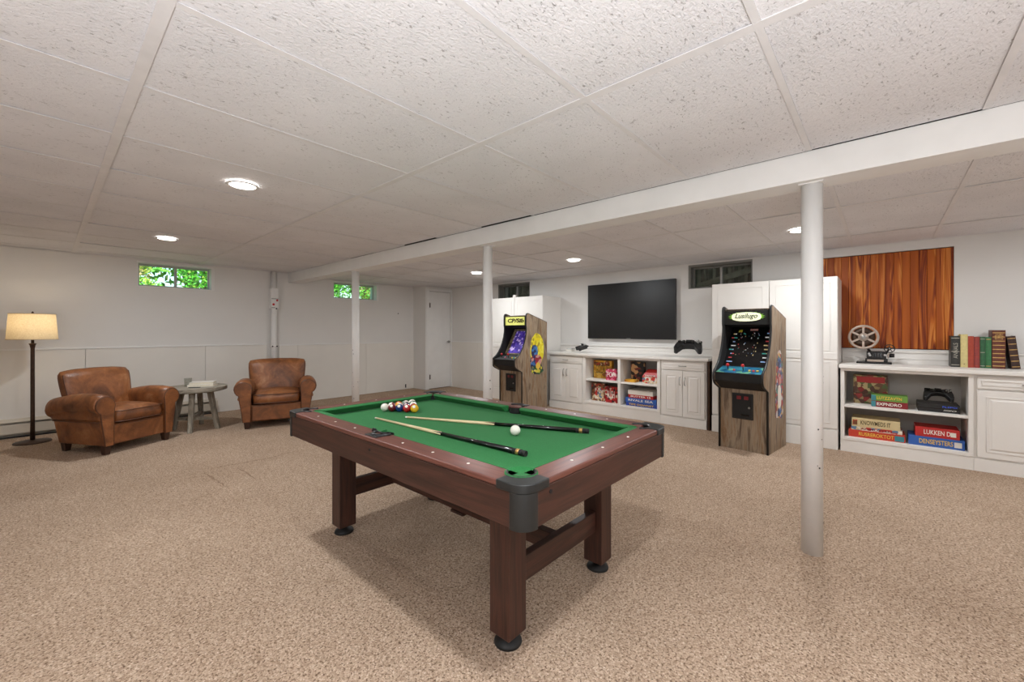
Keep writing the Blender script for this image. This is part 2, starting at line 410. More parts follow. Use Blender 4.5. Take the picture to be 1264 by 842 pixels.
# ------------------------------------------------------------------ mesh building
class MB:
    def __init__(s): s.v = []; s.f = []; s.smooth = []
    def add(s, vs_, fs, smooth=False):
        o = len(s.v); s.v += [tuple(p) for p in vs_]
        for f in fs: s.f.append([i + o for i in f]); s.smooth.append(smooth)
        return s
    def box(s, a, b):
        x0, y0, z0 = a; x1, y1, z1 = b
        return s.add([(x0, y0, z0), (x1, y0, z0), (x1, y1, z0), (x0, y1, z0), (x0, y0, z1), (x1, y0, z1), (x1, y1, z1), (x0, y1, z1)],
                     [(0, 3, 2, 1), (4, 5, 6, 7), (0, 1, 5, 4), (1, 2, 6, 5), (2, 3, 7, 6), (3, 0, 4, 7)])
    def hexa(s, bot, top):
        return s.add(list(bot) + list(top), [(0, 3, 2, 1), (4, 5, 6, 7), (0, 1, 5, 4), (1, 2, 6, 5), (2, 3, 7, 6), (3, 0, 4, 7)])
    def cyl(s, p0, p1, r0, r1=None, n=16, cap=True):
        r1 = r0 if r1 is None else r1
        p0 = Vector(p0); p1 = Vector(p1); d = (p1 - p0).normalized()
        a = d.orthogonal().normalized(); b = d.cross(a)
        vs_ = []
        for p, r in ((p0, r0), (p1, r1)):
            for i in range(n):
                t = 2 * PI * i / n
                vs_.append(p + (a * math.cos(t) + b * math.sin(t)) * r)
        s.add(vs_, [(i, (i + 1) % n, n + (i + 1) % n, n + i) for i in range(n)], True)
        if cap:
            s.add(vs_, [tuple(reversed(range(n))), tuple(range(n, 2 * n))])
        return s
    def rings(s, rings, cap=True, closed=True, smooth=True):
        n = len(rings[0]); vs_ = [p for r in rings for p in r]
        fs = []
        for j in range(len(rings) - 1):
            for i in range(n if closed else n - 1):
                k = (i + 1) % n
                fs.append((j * n + i, j * n + k, (j + 1) * n + k, (j + 1) * n + i))
        s.add(vs_, fs, smooth)
        if cap:
            s.add(rings[0], [tuple(reversed(range(n)))], smooth)
            s.add(rings[-1], [tuple(range(n))], smooth)
        return s
    def lathe(s, prof, c=(0, 0, 0), n=24, axis='z', cap=True):
        rs = []
        for r, h in prof:
            ring = []
            for i in range(n):
                t = 2 * PI * i / n
                p = (r * math.cos(t), r * math.sin(t), h)
                if axis == 'x': p = (h, p[0], p[1])
                elif axis == 'y': p = (p[1], h, p[0])
                ring.append((c[0] + p[0], c[1] + p[1], c[2] + p[2]))
            rs.append(ring)
        return s.rings(rs, cap)
    def tube(s, pts, r, n=8, closed=False):
        pts = [Vector(p) for p in pts]; m = len(pts); rs = []
        ref = None
        for i, p in enumerate(pts):
            q = pts[(i + 1) % m] if (closed or i < m - 1) else p
            o = pts[i - 1] if (closed or i > 0) else p
            d = (q - o).normalized()
            if ref is None: ref = d.orthogonal().normalized()
            a = (ref - d * ref.dot(d)).normalized(); ref = a
            b = d.cross(a)
            rr = r[i] if isinstance(r, (list, tuple)) else r
            rs.append([p + (a * math.cos(2 * PI * k / n) + b * math.sin(2 * PI * k / n)) * rr for k in range(n)])
        if closed: rs.append(rs[0]); return s.rings(rs, False)
        return s.rings(rs, True)
    def prism(s, poly, a, b, plane='xz'):
        """poly in the named plane, extruded along the third axis from a to b"""
        def P(u, v, t):
            return {'xz': (u, t, v), 'yz': (t, u, v), 'xy': (u, v, t)}[plane]
        n = len(poly)
        vs_ = [P(u, v, a) for u, v in poly] + [P(u, v, b) for u, v in poly]
        return s.add(vs_, [tuple(range(n)), tuple(range(2 * n - 1, n - 1, -1))] + [(i, (i + 1) % n, n + (i + 1) % n, n + i) for i in range(n)])
    def sphere(s, c, r, n=16, m=10, sc=(1, 1, 1)):
        rs = []
        for j in range(m + 1):
            ph = -PI / 2 + PI * j / m
            rr = max(1e-4, math.cos(ph)) * r
            rs.append([(c[0] + rr * math.cos(2 * PI * i / n) * sc[0], c[1] + rr * math.sin(2 * PI * i / n) * sc[1], c[2] + r * math.sin(ph) * sc[2]) for i in range(n)])
        return s.rings(rs, True)
    def mesh(s, name):
        me = bpy.data.meshes.new(name)
        me.from_pydata(s.v, [], s.f)
        me.polygons.foreach_set('use_smooth', s.smooth)
        bm = bmesh.new(); bm.from_mesh(me)
        bmesh.ops.remove_doubles(bm, verts=bm.verts, dist=1e-5)
        bmesh.ops.recalc_face_normals(bm, faces=bm.faces)
        bm.to_mesh(me); bm.free()
        return me
    def build(s, name, mat, parent=None, loc=None, bevel=0, seg=2, subsurf=0, rot=None, mesh=None):
        me = mesh or s.mesh(name)
        if mat and not me.materials: me.materials.append(MATS[mat])
        o = bpy.data.objects.new(name, me)
        COL.objects.link(o)
        if parent: o.parent = parent
        if loc: o.location = loc
        if rot: o.rotation_euler = rot
        if bevel:
            md = o.modifiers.new('bevel', 'BEVEL'); md.width = bevel; md.segments = seg
            md.limit_method = 'ANGLE'; md.angle_limit = R(35); md.harden_normals = False
            if seg > 1:
                for p in me.polygons: p.use_smooth = True
                wn = o.modifiers.new('wn', 'WEIGHTED_NORMAL'); wn.keep_sharp = True
        if subsurf:
            md = o.modifiers.new('sub', 'SUBSURF'); md.levels = subsurf; md.render_levels = subsurf
        return o

def tag(o, label=None, cat=None, group=None, kind=None):
    if label: o['label'] = label
    if cat: o['category'] = cat
    if group: o['group'] = group
    if kind: o['kind'] = kind
    return o
def thing(name, label, cat, loc=(0, 0, 0), rz=0, group=None):
    o = bpy.data.objects.new(name, None); COL.objects.link(o)
    o.location = loc; o.rotation_euler = (0, 0, rz)
    o.empty_display_size = 0.1
    return tag(o, label, cat, group)
def struct(o): o['kind'] = 'structure'; return o
def B(a, b): return MB().box(a, b)
def copy_tree(o, parent=None):
    c = o.copy(); COL.objects.link(c); c.parent = parent
    for ch in list(o.children): copy_tree(ch, c)
    return c

def text(body, name, mat, parent, loc, rot, size, width=None, height=None, depth=0.0006, shear=0.0, bold=0.0, space=1.0):
    """flat lettering as a thin mesh, centred on loc"""
    cu = bpy.data.curves.new(name, 'FONT')
    cu.body = body; cu.size = size; cu.align_x = 'CENTER'; cu.align_y = 'CENTER'
    cu.extrude = depth; cu.shear = shear; cu.offset = bold; cu.space_character = space; cu.resolution_u = 3
    t = bpy.data.objects.new(name + '_tmp', cu); COL.objects.link(t)
    dg = bpy.context.evaluated_depsgraph_get()
    me = bpy.data.meshes.new_from_object(t.evaluated_get(dg))
    bpy.data.objects.remove(t); bpy.data.curves.remove(cu)
    xs = [v.co.x for v in me.vertices]; ys = [v.co.y for v in me.vertices]
    cx_, cy_ = (max(xs) + min(xs)) / 2, (max(ys) + min(ys)) / 2
    sx = width / (max(xs) - min(xs)) if width else 1
    sy = height / (max(ys) - min(ys)) if height else 1
    for v in me.vertices: v.co.x = (v.co.x - cx_) * sx; v.co.y = (v.co.y - cy_) * sy
    me.materials.clear(); me.materials.append(MATS[mat])
    o = bpy.data.objects.new(name, me); COL.objects.link(o)
    o.parent = parent; o.location = loc; o.rotation_euler = rot
    return o
FACE_NEGX = (PI / 2, 0, -PI / 2)      # lettering that faces -X, reads towards -Y
FACE_NEGY = (PI / 2, 0, 0)

# ================================================================== THE ROOM
XL, XR = -2.7, 5.75
YB, YF = -3.3, 7.25
ZL, ZR = 2.12, 2.08          # ceiling left of the beam, right of the beam
BEAM_X0, BEAM_X1, BEAM_Z = 2.65, 2.84, 1.974
RAIL_Z = 0.965

def wall_cells(us, vs_, holes):
    us = sorted(set(us)); vs_ = sorted(set(vs_))
    def solid_(i, j):
        if i < 0 or j < 0 or i >= len(us) - 1 or j >= len(vs_) - 1: return False
        cu, cv = (us[i] + us[i + 1]) / 2, (vs_[j] + vs_[j + 1]) / 2
        return not any(h[0] < cu < h[1] and h[2] < cv < h[3] for h in holes)
    return us, vs_, solid_
def wall(name, mat, plane, t0, t1, u0, u1, v0, v1, holes=()):
    """a slab between t0 (room side) and t1 with rectangular openings (u0,u1,v0,v1)"""
    us, vv, S = wall_cells([u0, u1] + [h[k] for h in holes for k in (0, 1)], [v0, v1] + [h[k] for h in holes for k in (2, 3)], holes)
    P = (lambda u, v, t: (t, u, v)) if plane == 'x' else (lambda u, v, t: (u, t, v))
    m = MB()
    for i in range(len(us) - 1):
        for j in range(len(vv) - 1):
            if not S(i, j): continue
            a, b, c, d = us[i], us[i + 1], vv[j], vv[j + 1]
            for t in (t0, t1): m.add([P(a, c, t), P(b, c, t), P(b, d, t), P(a, d, t)], [(0, 1, 2, 3)])
            if not S(i - 1, j): m.add([P(a, c, t0), P(a, d, t0), P(a, d, t1), P(a, c, t1)], [(0, 1, 2, 3)])
            if not S(i + 1, j): m.add([P(b, c, t0), P(b, d, t0), P(b, d, t1), P(b, c, t1)], [(0, 1, 2, 3)])
            if not S(i, j - 1): m.add([P(a, c, t0), P(b, c, t0), P(b, c, t1), P(a, c, t1)], [(0, 1, 2, 3)])
            if not S(i, j + 1): m.add([P(a, d, t0), P(b, d, t0), P(b, d, t1), P(a, d, t1)], [(0, 1, 2, 3)])
    return struct(m.build(name, mat))

floor = struct(MB().box((XL - 0.2, YB - 0.2, -0.1), (XR + 0.2, YF + 0.2, 0.0)).build('floor', 'carpet'))
# pulled carpet: shallow ridges left by furniture, and the seam
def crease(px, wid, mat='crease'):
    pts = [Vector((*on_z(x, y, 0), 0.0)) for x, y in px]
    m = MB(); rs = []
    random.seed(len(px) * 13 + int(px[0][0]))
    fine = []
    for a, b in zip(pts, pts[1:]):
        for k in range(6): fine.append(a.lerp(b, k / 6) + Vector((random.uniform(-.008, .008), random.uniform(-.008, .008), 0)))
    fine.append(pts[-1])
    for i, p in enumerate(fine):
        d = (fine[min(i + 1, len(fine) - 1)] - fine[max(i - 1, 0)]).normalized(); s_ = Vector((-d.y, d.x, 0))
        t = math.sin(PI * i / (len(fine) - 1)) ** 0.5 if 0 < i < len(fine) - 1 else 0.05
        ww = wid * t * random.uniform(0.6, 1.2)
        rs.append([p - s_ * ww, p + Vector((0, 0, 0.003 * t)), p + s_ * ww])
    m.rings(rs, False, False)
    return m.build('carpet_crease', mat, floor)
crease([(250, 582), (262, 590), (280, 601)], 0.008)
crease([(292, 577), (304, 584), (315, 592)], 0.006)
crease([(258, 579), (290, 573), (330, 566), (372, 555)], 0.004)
crease([(818, 652), (870, 664), (930, 676), (995, 690)], 0.008, 'carpet')

# window openings
W1 = (0.80, 1.63, 1.765, 2.10)      # left wall, x0 x1 z0 z1
W2 = (3.39, 4.26, 1.755, 2.07)
W3 = (1.19, 1.95, 1.745, 2.062)     # right wall, y0 y1 z0 z1
W4 = (4.70, 5.47, 1.745, 2.060)
NICHE = (-0.505, 0.52, 1.0, 1.992)
CLOSET_Y, CLOSET_X = 6.83, 5.07
wall('wall_left', 'wall_paint', 'y', YF, YF + 0.28, XL - 0.2, CLOSET_X + 0.1, -0.05, 2.35, (W1, W2))
wall('wall_right', 'wall_paint', 'x', XR, XR + 0.28, YB, YF + 0.28, -0.05, 2.35, (W3, W4, NICHE))
wall('wall_near', 'wall_paint', 'y', YB - 0.2, YB, XL, XR + 0.28, -0.05, 2.35)
wall('wall_back', 'wall_paint', 'x', XL - 0.2, XL, YB - 0.2, YF, -0.05, 2.35)
wall('wall_closet_side', 'wall_paint', 'x', CLOSET_X, CLOSET_X + 0.09, CLOSET_Y, YF, 0, ZR)
DOOR = (5.155, 5.715, 0.0, 1.985)
wall('wall_closet', 'wall_paint', 'y', CLOSET_Y, CLOSET_Y + 0.09, CLOSET_X + 0.09, XR, 0, ZR, (DOOR,))
# void behind the closet door
struct(B((5.17, 7.0, 0.0), (5.74, 7.05, 2.08)).build('wall_closet_back', 'plenum'))

# lower wall panels, proud of the wall, with their cap (the ledge at rail height)
def lower_panels(plane, t, edges, z1, wallname, cap=0.012):
    m = None
    for a, b in zip(edges, edges[1:]):
        g = 0.0015
        if plane == 'y': o = B((a + g, t - 0.016, 0.0), (b - g, t, z1))
        else: o = B((t - 0.016, a + g, 0.0), (t, b - g, z1))
        o.build('wall_panel', 'wall_panel', bpy.data.objects[wallname], bevel=0.002, seg=1)
    if plane == 'y': B((edges[0], t - 0.016 - cap, z1), (edges[-1], t, z1 + 0.018)).build('panel_cap', 'trim_white', bpy.data.objects[wallname], bevel=0.003)
    else: B((t - 0.016 - cap, edges[0], z1), (t, edges[-1], z1 + 0.018)).build('panel_cap', 'trim_white', bpy.data.objects[wallname], bevel=0.003)
lower_panels('y', YF, [XL, -2.1, -0.88, 0.33, 1.53, 2.33], RAIL_Z, 'wall_left', 0.01)
lower_panels('y', YF, [2.50, 2.79, 4.01, CLOSET_X], RAIL_Z - 0.02, 'wall_left', 0.004)
lower_panels('x', XR, [5.25, 6.0, CLOSET_Y], 0.95, 'wall_right', 0.004)

# ceiling: dark void above, grid bars and lay-in tiles below
ceil_m = MB()
ceil_m.box((XL - 0.2, YB - 0.2, 2.2), (XR + 0.28, YF + 0.28, 2.35))
ceiling = struct(ceil_m.build('ceiling', 'plenum'))
def ceiling_field(x0, x1, y0, y1, z, xlines, ylines):
    xs = [x0] + [x for x in xlines if x0 + 0.05 < x < x1 - 0.05] + [x1]
    ys = [y0] + [y for y in ylines if y0 + 0.05 < y < y1 - 0.05] + [y1]
    cache = {}
    for i in range(len(xs) - 1):
        for j in range(len(ys) - 1):
            a, b, c, d = xs[i], xs[i + 1], ys[j], ys[j + 1]
            key = (round(b - a, 3), round(d - c, 3))
            if key not in cache:
                hx, hy = (b - a) / 2 - 0.002, (d - c) / 2 - 0.002
                cache[key] = MB().box((-hx, -hy, 0), (hx, hy, 0.016)).mesh('ceiling_tile')
                cache[key].materials.append(MATS['acoustic_tile'])
            t = MB().build('ceiling_tile', None, ceiling, ((a + b) / 2, (c + d) / 2, z + random.uniform(0.004, 0.008)), mesh=cache[key])
            if z == ZL and i == len(xs) - 2: t.location.x -= .028 if any(c < q < d for q in (2.4, 3.6)) else random.choice((.0, .002, .006))   # two tiles sit away from the beam
            t.rotation_euler = (random.uniform(-.0025, .0025), random.uniform(-.0015, .0015), 0)
    for x in xs[1:-1]:                                     # main runners
        B((x - 0.019, y0, z), (x + 0.019, y1, z + 0.003)).build('grid_runner', 'grid_white', ceiling)
        B((x - 0.002, y0, z + 0.003), (x + 0.002, y1, z + 0.03)).build('grid_runner_web', 'grid_white', ceiling)
    for y in ys[1:-1]:                                     # cross tees between runners
        for i in range(len(xs) - 1):
            B((xs[i] + 0.019, y - 0.012, z + 0.0005), (xs[i + 1] - 0.019, y + 0.012, z + 0.003)).build('grid_cross_tee', 'grid_white', ceiling)
    # wall angle round the edge
    for (a, b) in (((x0, y0, z), (x1, y0 + 0.02, z + 0.003)), ((x0, y1 - 0.02, z), (x1, y1, z + 0.003)), ((x0, y0 + .02, z), (x0 + 0.02, y1 - .02, z + 0.003)), ((x1 - 0.02, y0 + .02, z), (x1, y1 - .02, z + 0.003)))[:3 if z == ZL else 4]:
        B(a, b).build('wall_angle', 'grid_white', ceiling)
ceiling_field(XL, BEAM_X0, YB, YF, ZL, [-2.21, -0.99, 0.23, 1.45], [0.285 + 0.61 * k for k in range(-6, 12)])
ceiling_field(BEAM_X1, XR, YB, YF, ZR, [3.83, 5.05], [0.24 + 0.605 * k for k in range(-6, 12)])

beam = struct(B((BEAM_X0, YB, BEAM_Z), (BEAM_X1, YF, ZL + .007)).build('trim_1', 'trim_white', bevel=0.004))
beam['label'] = 'white boxed beam running below the tiled ceiling'

# ------------------------------------------------------------------ windows
def window_left(name, W, lab):
    x0, x1, z0, z1 = W; yo = YF + 0.17
    root = bpy.data.objects.new(name, None); COL.objects.link(root); struct(root); root['label'] = lab
    root.location = ((x0 + x1) / 2, YF, z0); cx_ = (x0 + x1) / 2; hw = (x1 - x0) / 2; h = z1 - z0
    # white casing liner on the room side
    for a, b in (((-hw, -0.006, h - 0.022), (hw, 0.16, h)), ((-hw, -0.006, 0), (-hw + 0.012, 0.16, h - .022)), ((hw - 0.03, -0.008, 0), (hw + .012, 0.16, h - .022)), ((-hw + .012, -0.002, 0), (hw - .022, 0.16, 0.012))):
        B(a, b).build('casing', 'trim_white', root, bevel=0.002)
    fr = MB()
    y = 0.11
    for a, b in (((-hw + .012, y, .012), (hw - .022, y + .04, .034)), ((-hw + .012, y, h - .046), (hw - .022, y + .04, h - .022)), ((-hw + .012, y, .034), (-hw + .034, y + .04, h - .046)), ((hw - .044, y, .034), (hw - .022, y + .04, h - .046))):
        fr.box(a, b)
    fr.build('window_frame', 'steel_grey', root)
    B((-0.014, y - 0.004, .034), (0.014, y + .044, h - .046)).build('mullion', 'steel_grey', root)
    B((-hw + .034, y + .018, .034), (-.014, y + .022, h - .046)).build('pane', 'window_glass', root)
    B((.014, y + .026, .034), (hw - .044, y + .030, h - .046)).build('pane', 'window_glass', root)
    return root
plain('steel_grey', rgb(176, 174, 170), 0.5, vary=0.05)
window_left('window_1', W1, 'basement window with two panes above the floor lamp and leather chairs')
window_left('window_2', W2, 'basement window behind a white post, near the white door')
def window_right(name, W, lab, wood):
    y0, y1, z0, z1 = W
    root = bpy.data.objects.new(name, None); COL.objects.link(root); struct(root); root['label'] = lab
    root.location = (XR, (y0 + y1) / 2, z0); hw = (y1 - y0) / 2; h = z1 - z0
    for a, b in (((-.006, -hw, h - .03), (.12, hw, h)), ((-.006, -hw, 0), (.12, -hw + .014, h - .03)), ((-.006, hw - .03, 0), (.12, hw, h - .03)), ((-.004, -hw + .014, 0), (.12, hw - .03, .012))):
        B(a, b).build('casing', 'casing_grey', root, bevel=.002)
    fr = MB(); x = .10
    for a, b in (((x, -hw + .014, .012), (x + .04, hw - .03, .03)), ((x, -hw + .014, h - .05), (x + .04, hw - .03, h - .03)), ((x, -hw + .014, .03), (x + .04, -hw + .03, h - .05)), ((x, hw - .05, .03), (x + .04, hw - .03, h - .05))):
        fr.box(a, b)
    fr.build('window_frame', 'casing_grey', root)
    B((x - .004, -.012, .03), (x + .044, .012, h - .05)).build('mullion', 'steel_grey', root)
    B((x + .018, -hw + .03, .03), (x + .022, -.012, h - .05)).build('pane', 'window_glass', root)
    B((x + .026, .012, .03), (x + .03, hw - .05, h - .05)).build('pane', 'window_glass', root)
    return root
plain('casing_grey', rgb(120, 118, 112), 0.6, vary=0.1)
window_right('window_3', W3, 'dark basement window above the tall cabinet beside the television', True)
window_right('window_4', W4, 'dark basement window half hidden above the far tall cabinet', True)
def window_well(W, lab):
    y0, y1, z0, z1 = W; c = (y0 + y1) / 2
    t = thing('window_well', lab, 'window well', (6.55, c, 1.55), group=None)
    m = MB(); xs = []
    n = 40
    for i in range(n + 1):
        a = -PI / 2 + PI * i / n
        r = 0.62 + 0.018 * math.cos(i * PI)
        xs.append((-0.5 + math.cos(a) * r * 1.0, math.sin(a) * 0.62 * r / .62))
    m.rings([[(x, y, -0.05) for x, y in xs], [(x, y, 0.62) for x, y in xs]], False, False, False)
    m.build('corrugated_liner', 'concrete_well', t)
    # timber stair stringer and treads over the well
    for k in range(6):
        B((0.0 - .3, -0.62 + k * .2, 0.20 + k * .02), (.15 - .3, -0.58 + k * .2, 0.62)).build('timber_post', 'well_wood', t)
    st = MB(); st.prism([(-0.62, 0.50), (0.62, 0.18), (0.62, 0.26), (-0.62, 0.58)], -0.33, -0.30, 'yz')
    st.build('sloping_board', 'well_wood', t)
    B((-.52, -.75, 0.64), (.6, .75, 0.68)).build('well_cover', 'well_wood', t)
    B((-.5, -.62, -.06), (.1, .62, -.02)).build('gravel_bed', 'foundation', t)
    return t
window_well(W3, 'dark window well with sloping timber outside the window over tall cabinet')
window_well(W4, 'dark window well outside the small window over the far cabinet')

# garden seen through the two windows on the left wall
struct(B((-6, YF + 0.28, 1.50), (12, 24, 1.60)).build('ground', 'grass'))
struct(B((XR + .28, YB - 1, 1.40), (12, YF + .28, 1.50)).build('ground_side', 'foundation'))
def leafy(name, label, loc, rx, rz, n, mat, size, seed, group):
    rnd = random.Random(seed)
    t = thing(name, label, 'shrub', loc, 0, group)
    m = MB()
    for i in range(n):
        a = rnd.uniform(0, 2 * PI); b = math.acos(rnd.uniform(-0.5, 1)); r = rnd.uniform(.45, 1) ** .5
        p = Vector((math.sin(b) * math.cos(a) * rx * r, math.sin(b) * math.sin(a) * rx * r, rz * .55 + math.cos(b) * rz * r * .6))
        d1 = Vector((rnd.uniform(-1, 1), rnd.uniform(-1, 1), rnd.uniform(-1, 1))).normalized(); d2 = d1.orthogonal().normalized()
        s_ = size * rnd.uniform(.6, 1.3)
        m.add([p - d1 * s_, p + d2 * s_ * .45, p + d1 * s_, p - d2 * s_ * .45], [(0, 1, 2, 3)])
    f = m.build('foliage', mat, t); f['kind'] = 'stuff'
    s_ = MB()
    for k in range(4):
        a = k * 1.7
        s_.tube([(0, 0, -.02), (math.cos(a) * rx * .2, math.sin(a) * rx * .2, rz * .4), (math.cos(a) * rx * .5, math.sin(a) * rx * .5, rz * .9)], [.05 * rx, .035 * rx, .01], 6)
    s_.build('stem', 'bark', t)
GS = 'garden shrubs outside the left wall'
leafy('garden_shrub', 'bright green shrub outside the window above the armchairs', (2.5, 10.2, 1.6), .8, 1.3, 2600, 'leafmat', .05, 1, GS)
leafy('garden_shrub', 'yellow green bush with dark branches outside the window above the armchairs', (0.5, 12.2, 1.6), 1.1, 1.8, 3000, 'leafmat_yellow', .055, 2, GS)
leafy('garden_shrub', 'low green bush on the lawn outside the window above the armchairs', (0.95, 9.1, 1.6), .42, .42, 1200, 'leafmat', .03, 3, GS)
leafy('garden_shrub', 'leafy green shrub outside the window behind the white post', (5.1, 9.6, 1.6), .75, 1.1, 2600, 'leafmat', .045, 4, GS)
leafy('garden_shrub', 'olive yellow bush outside the window behind the white post', (6.6, 10.4, 1.6), .9, 1.3, 2400, 'leafmat_yellow', .05, 5, GS)
leafy('garden_tree', 'tall green tree at the back of the garden', (3.6, 18, 1.6), 2.6, 5.0, 4000, 'leafmat', .16, 6, GS)
leafy('garden_tree', 'yellowing tree at the back of the garden', (-2.2, 19, 1.6), 2.6, 4.6, 4000, 'leafmat_yellow', .16, 7, GS)
leafy('garden_tree', 'broad green tree beside the garden edge', (9.4, 16.5, 1.6), 2.6, 4.6, 4000, 'leafmat', .16, 8, GS)

# ------------------------------------------------------------------ door
dr = bpy.data.objects.new('door_1', None); COL.objects.link(dr); struct(dr)
dr['label'] = 'plain white flush door in the corner recess'
dr.location = ((DOOR[0] + DOOR[1]) / 2, CLOSET_Y, 0)
dw = (DOOR[1] - DOOR[0]) / 2; dh = DOOR[3]
B((-dw + .006, .004, .012), (dw - .006, .040, dh - .006)).build('door_leaf', 'trim_white', dr, bevel=.003)
for a, b in (((-dw - .06, -.014, 0), (-dw, .004, dh + .05)), ((dw, -.014, 0), (dw + .034, .004, dh + .05)), ((-dw, -.014, dh), (dw, .004, dh + .05))):
    B(a, b).build('door_casing', 'trim_white', dr, bevel=.004)
for z in (.25, 1.70):
    h_ = MB(); h_.cyl((-dw + .004, -.012, z - .05), (-dw + .004, -.012, z + .05), .007, n=10); h_.box((-dw + .004, -.008, z - .045), (-dw + .03, .003, z + .045))
    h_.build('hinge', 'bronze', dr)
hd = MB(); hd.cyl((dw - .06, .004, .955), (dw - .06, -.02, .955), .026, n=18); hd.cyl((dw - .06, -.02, .955), (dw - .06, -.05, .955), .01, n=12)
hd.tube([(dw - .06, -.05, .955), (dw - .10, -.052, .956), (dw - .15, -.046, .952)], [.010, .009, .007], 10)
hd.build('door_handle', 'steel', dr)
# ------------------------------------------------------------------ baseboard heater and pipe chase on the left wall
ht = thing('baseboard_heater', 'low cream baseboard heater along the wall behind the armchairs', 'heater', (-0.4, YF - .016, 0))
hx0, hx1 = -1.6, 2.05
m = MB(); m.prism([(-.0, .012), (-.0, .205), (-.03, .205), (-.062, .175), (-.062, .17), (-.012, .17), (-.012, .03)], hx0, hx1, 'yz'); m.build('back_plate', 'heater_paint', ht)
B((hx0, -.066, .045), (hx1, -.058, .150)).build('front_cover', 'heater_paint', ht, bevel=.003)
B((hx0 + .01, -.05, .05), (hx1 - .01, -.015, .11)).build('fins', 'black_matte', ht)
for x in (hx0, hx1): m = MB(); m.prism([(0, 0.0), (0, .21), (-.034, .21), (-.07, .175), (-.07, 0.0)], x - .012, x + .012, 'yz'); m.build('end_cap', 'heater_paint', ht, bevel=.003)
B((hx0 + .02, -.06, .0), (hx1 - .02, -.02, .012)).build('toe_strip', 'black_matte', ht)

pc = thing('pipe_chase', 'white vertical pipe with clamp and red marked box beside the beam end', 'pipe', (2.415, YF, 0))
MB().cyl((0, -.045, 0), (0, -.045, 2.118), .042, n=20).build('pipe', 'trim_white', pc)
B((-.052, -.096, 1.70), (.052, -.002, 1.86)).build('upper_box', 'trim_white', pc, bevel=.004)
B((-.056, -.100, 1.535), (.056, -.002, 1.70)).build('marked_box', 'trim_white', pc, bevel=.004)
MB().cyl((.030, -.100, 1.665), (.030, -.103, 1.665), .016, n=14).build('red_seal', 'red_bright', pc)
MB().cyl((-.022, -.100, 1.60), (-.022, -.103, 1.60), .018, n=14).build('red_seal', 'red_bright', pc)
B((-.05, -.102, 1.685), (.05, -.0995, 1.692)).build('dark_line', 'black_matte', pc)
B((-.05, -.102, 1.545), (.0, -.0995, 1.552)).build('dark_line', 'black_matte', pc)
MB().cyl((.02, -.1, 1.535), (.02, -.103, 1.535), .012, n=12).build('knob', 'black_matte', pc)
cl = MB(); cl.cyl((0, -.045, .925), (0, -.045, .955), .047, n=20); cl.build('clamp', 'trim_white', pc)
for s_ in (-1, 1): MB().cyl((s_ * .032, -.085, .94), (s_ * .032, -.094, .94), .011, n=10).build('clamp_bolt', 'black_matte', pc)

o = B((4.70, YF - .004, 1.518), (4.72, YF, 1.538)).build('wall_hook', 'black_matte', bevel=.002); tag(o, 'small dark hook on the wall right of the post window', 'hook')
o = MB().box((4.86, YF - .024, .03), (4.885, YF - .016, .10)).build('wall_outlet', 'black_matte', bevel=.002); tag(o, 'small dark socket low on the wall near the white door', 'outlet')

# ------------------------------------------------------------------ recessed lights
def downlight(x, y, z, label):
    t = thing('recessed_light', label, 'ceiling light', (x, y, z - .004), 0, 'round recessed ceiling lights')
    m = MB(); m.lathe([(.072, .001), (.088, .002), (.09, -.004), (.074, -.006), (.072, .001)], n=32, cap=False); m.build('trim_ring', 'trim_white', t)
    MB().lathe([(.0005, -.002), (.073, -.002), (.073, .0015), (.0005, .0015)], n=32).build('diffuser', 'led_emitter', t)
    l = bpy.data.lights.new('downlight', 'AREA'); l.shape = 'DISK'; l.size = .14; l.energy = DOWNLIGHT_W; l.color = WARM_WHITE
    lo = bpy.data.objects.new('downlight_lamp', l); COL.objects.link(lo); lo.location = (0, 0, -.012); lo.parent = t
    return t
downlight(.84, 3.05, ZL, 'lit recessed light in the ceiling before the armchairs, farther from the lamp')
downlight(.82, 5.39, ZL, 'lit recessed light in the ceiling close to the armchair window')
downlight(.84, .30, ZL, 'added unseen recessed light in the ceiling above the pool table corner')  # added lamp, kept just out of view, to light the near end
downlight(.84, -1.63, ZL, 'added unseen recessed light in the ceiling by the near wall')  # added behind the camera for more light, never in view
downlight(-1.4, 1.6, ZL, 'added unseen recessed light in the ceiling by the back wall')  # extra unseen lamp, added to brighten the room beside the camera
downlight(4.45, .55, ZR, 'lit recessed light in the ceiling in front of the wooden wall panel')
downlight(4.45, 2.92, ZR, 'lit recessed light in the ceiling in front of the television')
downlight(4.45, 4.70, ZR, 'lit recessed light in the ceiling in front of the far tall cabinet')
downlight(4.45, -1.7, ZR, 'added unseen recessed light in the ceiling above the book end of the counter')  # added past the right edge of the view as extra light

# ------------------------------------------------------------------ support posts
def post(y, label, r=.049):
    t = thing('support_post', label, 'post', (2.742, y, 0), 0, 'white round posts under the beam')
    MB().cyl((0, 0, 0), (0, 0, BEAM_Z - .006), r, n=36).build('column', 'trim_white', t)
    B((-r - .005, -r - .005, BEAM_Z - .006), (r + .005, r + .005, BEAM_Z)).build('cap_plate', 'trim_white', t)
    rnd = random.Random(int(y * 10))
    for k in range(7):
        z = rnd.uniform(.1, .95); a = R(rnd.uniform(190, 285)); s_ = rnd.uniform(.0025, .006)
        p = Vector((math.cos(a) * r, math.sin(a) * r, z)); q = p * 1.0; q.x *= 1.012; q.y *= 1.012
        MB().cyl(p, q, s_, n=6).build('paint_chip', 'black_matte', t)
    return t
post(.285, 'white round post standing alone between pool table and film projector')
post(2.745, 'white round post between the pool table and the far arcade machine', .044)
post(5.22, 'white round post in front of the small window near the door', .046)

